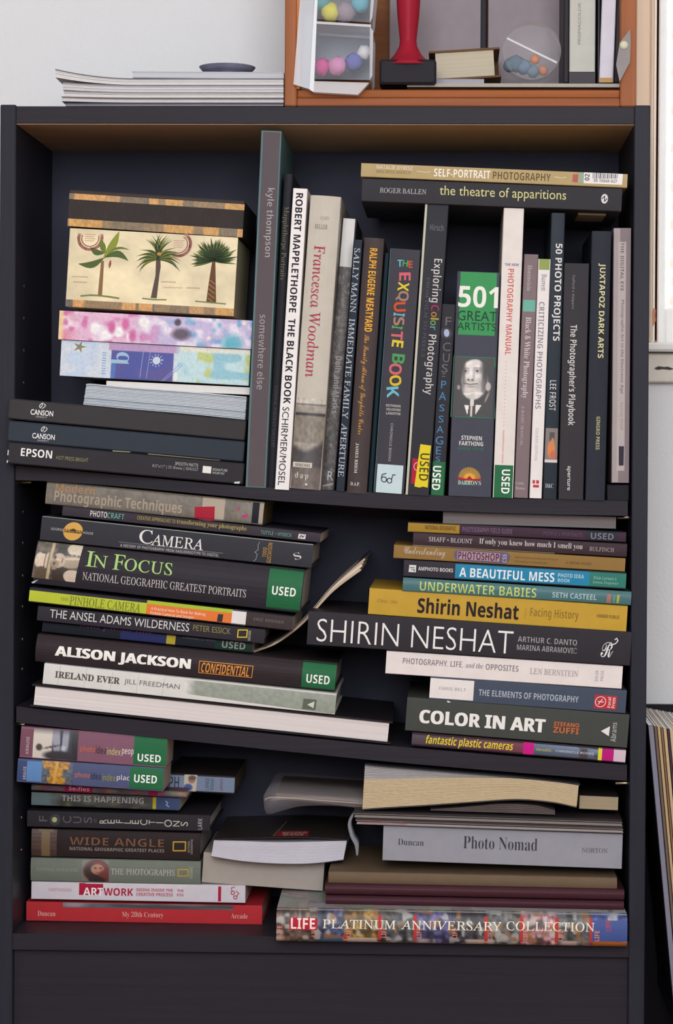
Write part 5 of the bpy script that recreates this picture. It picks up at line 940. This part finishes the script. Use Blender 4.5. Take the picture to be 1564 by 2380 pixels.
# ------------------------------------------------------------------ wooden crate
OR = mat('#94593a', .45, 'woodx', var=.45); ORZ = mat('#985e3e', .45, 'woodz', var=.45)
cy0, cy1 = .002, .215
pl0, pr0 = P(661, 240, cy0), P(1478, 245, cy0); cz0 = ztop + .0005; czt = cz0 + .30
xi0, xi1 = P(690, 150, cy0).x, P(1442, 150, cy0).x; zi = P(1000, 207, cy0).z
cr = thing('wooden_crate', 'orange-brown wooden crate lying open-side out on the bookcase', 'crate', (pl0.x, cy0, cz0))
def cp(n, x0, x1, y0, y1, z0, z1, m, c=.0015): return box(n, x0 - pl0.x, x1 - pl0.x, y0 - cy0, y1 - cy0, z0 - cz0, z1 - cz0, m, cr, c)
cp('side_board', pl0.x, xi0, cy0, cy1, cz0, czt, ORZ); cp('side_board', xi1, pr0.x, cy0, cy1, cz0, czt, ORZ)
zm = (cz0 + zi) / 2 + .001
cp('bottom_board', xi0, xi1, cy0 + .001, cy1, cz0, zm - .001, OR); cp('bottom_moulding', xi0, xi1, cy0 + .004, cy1, zm - .001, zi, mat('#96572f', .45, 'woodx', var=.45)); cp('top_board', xi0, xi1, cy0, cy1, czt - .016, czt, OR)
cp('back_board', xi0, xi1, cy1 - .008, cy1, zi, czt - .016, mat('#8a5838', .5, 'woodx', var=.3))
cp('corner_bead', xi0 - .0005, xi0 + .004, cy0 - .001, cy0 + .003, zi, czt - .016, mat('#c07a45', .4, 'woodz', var=.3), .0005)
def zone(name, label, cat, x, y, Y): p = P(x, y, Y); return thing(name, label, cat, (p.x, p.y, p.z))
# grey boards standing at the back of the crate
for (xa_, xb_, labl) in ((905, 1118, 'mauve-grey portfolio board at the back of the crate behind the red handle'), (1134, 1312, 'mauve-grey portfolio board at the back of the crate behind the round tub')):
    a_, c_ = P(xa_, 100, .17), P(xb_, 100, .17); t = thing('portfolio_board', labl, 'board', (a_.x, .17, zi), 'grey boards standing in the crate')
    box('board', 0, c_.x - a_.x, 0, .012, .0, .25, mat('#9a9096', .6), t, .001); box('dark_edge', c_.x - a_.x - .0005, c_.x - a_.x + .0065, -.004, .012, .0, .25, mat('#38363e', .5), t, .001)
# translucent bead organizer
og = zone('bead_organizer', 'frosted plastic bead organizer leaning in the left of the crate', 'organizer', 770, 205, .0)
F1 = mat_plastic('#dfe4ee', .55, .35); F2 = mat_plastic('#d3d8e4', .06, .3); F3 = mat_plastic('#4c5268', .97, .4)
def osolid(n, top, bot, Y0, d, m): return strip(n, top, bot, Y0, d, m, og)
osolid('side_wall', [(697, 0), (730, 0)], [(682, 196), (722, 208)], -.008, .10, F1)
osolid('hinge_rail', [(731, -5), (738, -5)], [(719, 208), (729, 214)], -.012, .008, mat_plastic('#eef1f6', .6, .3)); osolid('foot', [(720, 188), (858, 192)], [(728, 214), (832, 220)], -.0115, .0105, mat_plastic('#cfc9cc', .55, .35))
for (tl_, tr_, br_, bl_) in (((733, 52), (862, 60), (862, 186), (722, 184)), ((738, -60), (868, -55), (862, 52), (734, 44))):
    strip('compartment', [tl_, tr_], [bl_, br_], -.010, .0012, F2, og); strip('compartment', [tl_, tr_], [bl_, br_], .075, .0012, F3, og)
    strip('compartment_rim', [(tl_[0], tl_[1] - 3), (tr_[0], tr_[1] - 3)], [(tl_[0], tl_[1] + 3), (tr_[0], tr_[1] + 3)], -.011, .08, mat_plastic('#e3e6ec', .5, .3), og); strip('compartment_side', [(tr_[0] - 3, tr_[1]), (tr_[0] + 5, tr_[1] + 12)], [(br_[0] - 3, br_[1]), (br_[0] + 3, br_[1] - 10)], -.010, .088, mat_plastic('#e3e6ec', .45, .3), og)
bd = random.Random(9)
def ball(name, label, cat, x, y, Y, r, col, group):
    p = P(x, y, Y); t = thing(name, label, cat, (p.x, p.y, p.z), group); v = []; f = []; n1, n2 = 7, 10
    for i in range(n1 + 1):
        th = math.pi * i / n1
        for j in range(n2):
            ph = 2 * math.pi * j / n2; rr = r * (1 + bd.uniform(-.12, .12)); v.append((rr * math.sin(th) * math.cos(ph), rr * math.sin(th) * math.sin(ph), rr * math.cos(th)))
    for i in range(n1):
        for j in range(n2): f.append((i * n2 + j, i * n2 + (j + 1) % n2, (i + 1) * n2 + (j + 1) % n2, (i + 1) * n2 + j))
    obj('fluff', v, f, mat(col, .8), t, True)
BG = 'craft pompoms in the organizer'
for nm, x, y, r, col in (('hot pink', 748, 156, .011, '#d24a94'), ('pale pink', 783, 154, .012, '#d28ab8'), ('violet blue', 822, 144, .011, '#6468b0'), ('white', 846, 122, .009, '#d8d8dc'), ('lemon yellow', 768, 28, .012, '#d8cf4a'), ('mauve', 802, 28, .013, '#9a8a94'), ('turquoise', 836, 6, .012, '#6ab0c4'), ('dark teal', 748, 6, .011, '#5a9a9c')):
    ball('craft_pompom', nm + ' pompom inside the frosted organizer', 'pompom', x, y, .03, r, col, BG)
# red-handled tool
hb = zone('hand_brush', 'red-handled hand brush with black head standing in the crate', 'brush', 948, 200, .03); hz = hb.location
def hp(x, y): p = P(x, y, .03); return (p.x - hz.x, p.z - hz.z)
def pz(y): return hp(948, y)[1]
lathe('handle', [(.0165, pz(-60)), (.0155, pz(-20)), (.0135, pz(40)), (.0103, pz(95)), (.0112, pz(108)), (.017, pz(128)), (.026, pz(146)), (.0335, pz(156))], mat('#9a2032', .4, var=.12, scale=20), hb)
hx0, hx1 = hp(883, 180)[0], hp(1014, 180)[0]
box('head', hx0, hx1, -.026, .026, pz(203), pz(146), mat('#2c2a30', .5), hb, .0025)
# little brown book with cream pages
b = book((998, 120, 188, 1163, 108, 180), 'h', .07, .09, '#6e5038', 'small brown-covered book with cream page block lying in the crate', pg='#cfc4ae', rev=True, rough=.6, inset=.008)
# flat grey sheet along the front of the crate floor
sh = Item((946, 193, 202, 1440, 194, 203), 'h', .014, .17, 'cardboard_sheet', 'pale grey cardboard sheet lying on the crate floor', 'cardboard', bulge=0, r=.0001); box('sheet', -sh.L / 2, sh.L / 2, 0, .17, -sh.T / 2, sh.T / 2, mat('#a8a59c', .7), sh.root)
nt_ = zone('note_block', 'white note block beneath the small brown book', 'note block', 1080, 190, .06); box('block', P(1010, 190, .06).x - nt_.location.x, P(1125, 190, .06).x - nt_.location.x, 0, .08, P(0, 193, .06).z - nt_.location.z, P(0, 183, .06).z - nt_.location.z, mat('#b3b2bc', .8, 'pages'), nt_)
# round clear tub
tb_ = zone('round_tub', 'round clear plastic tub standing on edge in the crate', 'tub', 1236, 118, .035); R_ = .0363
TB = mat_plastic('#d5d3d6', .07, .2); TBR = mat_plastic('#e3e2e4', .35, .2)
lathe('lid', [(R_, -.002), (R_, 0), (R_ * .97, .0005)], TB, tb_, 36, 1); lathe('rim', [(R_, 0), (R_, .026), (R_ * .985, .026), (R_ * .985, 0)], TBR, tb_, 36, 1, cap=False)
v_, f_ = boxmesh(-R_ * .95, R_ * .95, -.003, .0, -.0012, .0012); rb = obj('ridge', v_, f_, TBR, tb_); rb.rotation_euler = (0, math.radians(26), 0)
SG = 'small pieces inside the round tub'
for nm, x, y, r, col in (('blue-grey', 1200, 148, .0105, '#5a7486'), ('slate blue', 1218, 156, .0095, '#64809a'), ('orange', 1243, 138, .006, '#d08050'), ('brick orange', 1262, 164, .006, '#c07a58'), ('grey-blue', 1238, 166, .008, '#6a8290'), ('smoky blue', 1184, 152, .008, '#5f7480')):
    ball('craft_bead', nm + ' bead inside the round tub', 'bead', x, y, .047, r, col, SG)
# tin, binder strips and pouch on the right
def upright(name, lab, cat, x0, x1, y1, Y, d, col, rough=.4, metal=0, h=.22, lean=0):
    a_, c_ = P(x0, y1, Y), P(x1, y1, Y); t = thing(name, lab, cat, (a_.x, Y, a_.z)); w_ = c_.x - a_.x
    v, f = boxmesh(0, w_, 0, d, 0, h, .0012); v = [(x + lean * z, y, z) for x, y, z in v]; obj('body', v, f, mat(col, rough, metal=metal), t); return t, w_
upright('black_folder', 'narrow black folder standing beside the round tub', 'folder', 1309, 1322, 193, .05, .12, '#2e2b30')
t, w_ = upright('pencil_tin', 'silver grey pencil tin standing upright in the crate', 'tin', 1323, 1383, 193, .04, .12, '#bcbcb4', .35)
box('dark_base', -.0002, w_ + .0002, -.0004, .1202, -.0002, .014, mat('#4a464a', .4), t); 
def ptin(p, w_=w_):
    l = p.min(0); h = p.max(0); q = (p - l) / (h - l); return np.stack([w_ * (.32 + .11 * (1 - q[:, 1])) , -.0004 * np.ones(len(q)), .048 + .052 * q[:, 0]], 1)
TEXTS.append(('PRISMACOLOR', 'g', ptin, 'brand_lettering', mat('#8a8884', .5), t))
t, w_ = upright('document_binder', 'white and lilac document binder standing near the crate end', 'binder', 1392, 1425, 192, .03, .14, '#d0ccd8', .4, lean=.03)
box('gold_foot', .001, w_ - .001, -.0006, .02, .0, .006, mat('#b8935a', .4), t); box('clear_edge', -.0012, 0, -.0004, .14, 0, .21, mat('#4a4650', .4), t)
upright('black_sleeve', 'black plastic sleeve leaning against the crate side', 'sleeve', 1427, 1440, 192, .03, .12, '#332f38', .3, lean=.03)
po = zone('foil_pouch', 'small shiny grey pouch sticking out of the crate corner', 'pouch', 1448, 150, -.004); q_ = [(1464, 68), (1466, 100), (1464, 145), (1440, 190), (1432, 150), (1440, 100)]
pv = [P(x, y, -.004) - po.location for x, y in q_]; n_ = len(pv); pv2 = [p + Vector((0, .004, 0)) for p in pv]
obj('foil', pv + pv2, [tuple(range(n_)), tuple(range(2 * n_ - 1, n_ - 1, -1))] + [(i, (i + 1) % n_, n_ + (i + 1) % n_, n_ + i) for i in range(n_)], mat('#8f8988', .4), po)
po_c = P(1450, 105, -.0045) - po.location; lathe('pearl_disc', [(.0001, -.001), (.005, -.0008), (.005, .0)], mat('#d8d4b8', .3), po, 16, 1, tuple(po_c))

# ================================================================== RECORDS LEANING AGAINST THE BOOKCASE
RC = [('#7d7c8c', 'grey-blue', 13), ('#6a5a50', 'dark brown', 7), ('#b59c78', 'tan', 7), ('#7f624e', 'rust brown', 5), ('#bda582', 'cream', 8), ('#4a3a44', 'plum', 5), ('#c0ab8c', 'pale straw', 9), ('#b5783a', 'ochre orange', 6), ('#9a9088', 'stone grey', 8), ('#5a4c44', 'umber', 6), ('#b8a68e', 'sand', 9), ('#3f4048', 'graphite', 8)]
x_t, x_b2 = 1506.0, 1566.0; zs_ = []
for k_, (col, nm, w_) in enumerate(RC):
    it = book((x_t, x_t + w_, 1686 + k_ * 1.5, x_b2, x_b2 + w_, 2350), 'v', .004, .215, col if k_ else '#221e26', '%s record sleeve leaning in the row beside the bookcase' % nm, hard=False, name='record_sleeve', group='record sleeves beside the bookcase', pg='#f6f4f0', bulge=0)
    if k_ == 0: it.panel(1687, 2349, '#7d7c8c', n='spine_strip')
    it.root['category'] = 'record'
    zs_.append((it.M @ Vector((it.L / 2, 0, 0))).z); x_t += w_ + .8; x_b2 += w_ + .8
z_s = min(zs_) - .002; xs0 = P(1568, 2350, .004).x
bb_ = thing('gap_darkening_board', 'plain black board propped on the wall behind the record sleeves', 'board', (BW + .004, .235, 0))  # made-up board, added only to keep the gap beside the sleeves dark
v_, f_ = boxmesh(0, .30, 0, .012, 0, .44, .001); obj('panel', [(x, y + z * .06, z) for x, y, z in v_], f_, mat('#26232a', .6), bb_)
st = thing('low_bench', 'low dark bench carrying the record sleeves, mostly below the view', 'bench', (xs0, -.02, 0)); DB = mat('#2e2a2c', .5, 'woodx', var=.2)
box('seat_board', 0, .34, 0, .30, z_s - .02, z_s, DB, st, .002)
for lx, ly_ in ((.01, .01), (.3, .01), (.01, .26), (.3, .26)): box('leg', lx, lx + .03, ly_, ly_ + .03, 0, z_s - .02, DB, st, .002)

flush_texts()
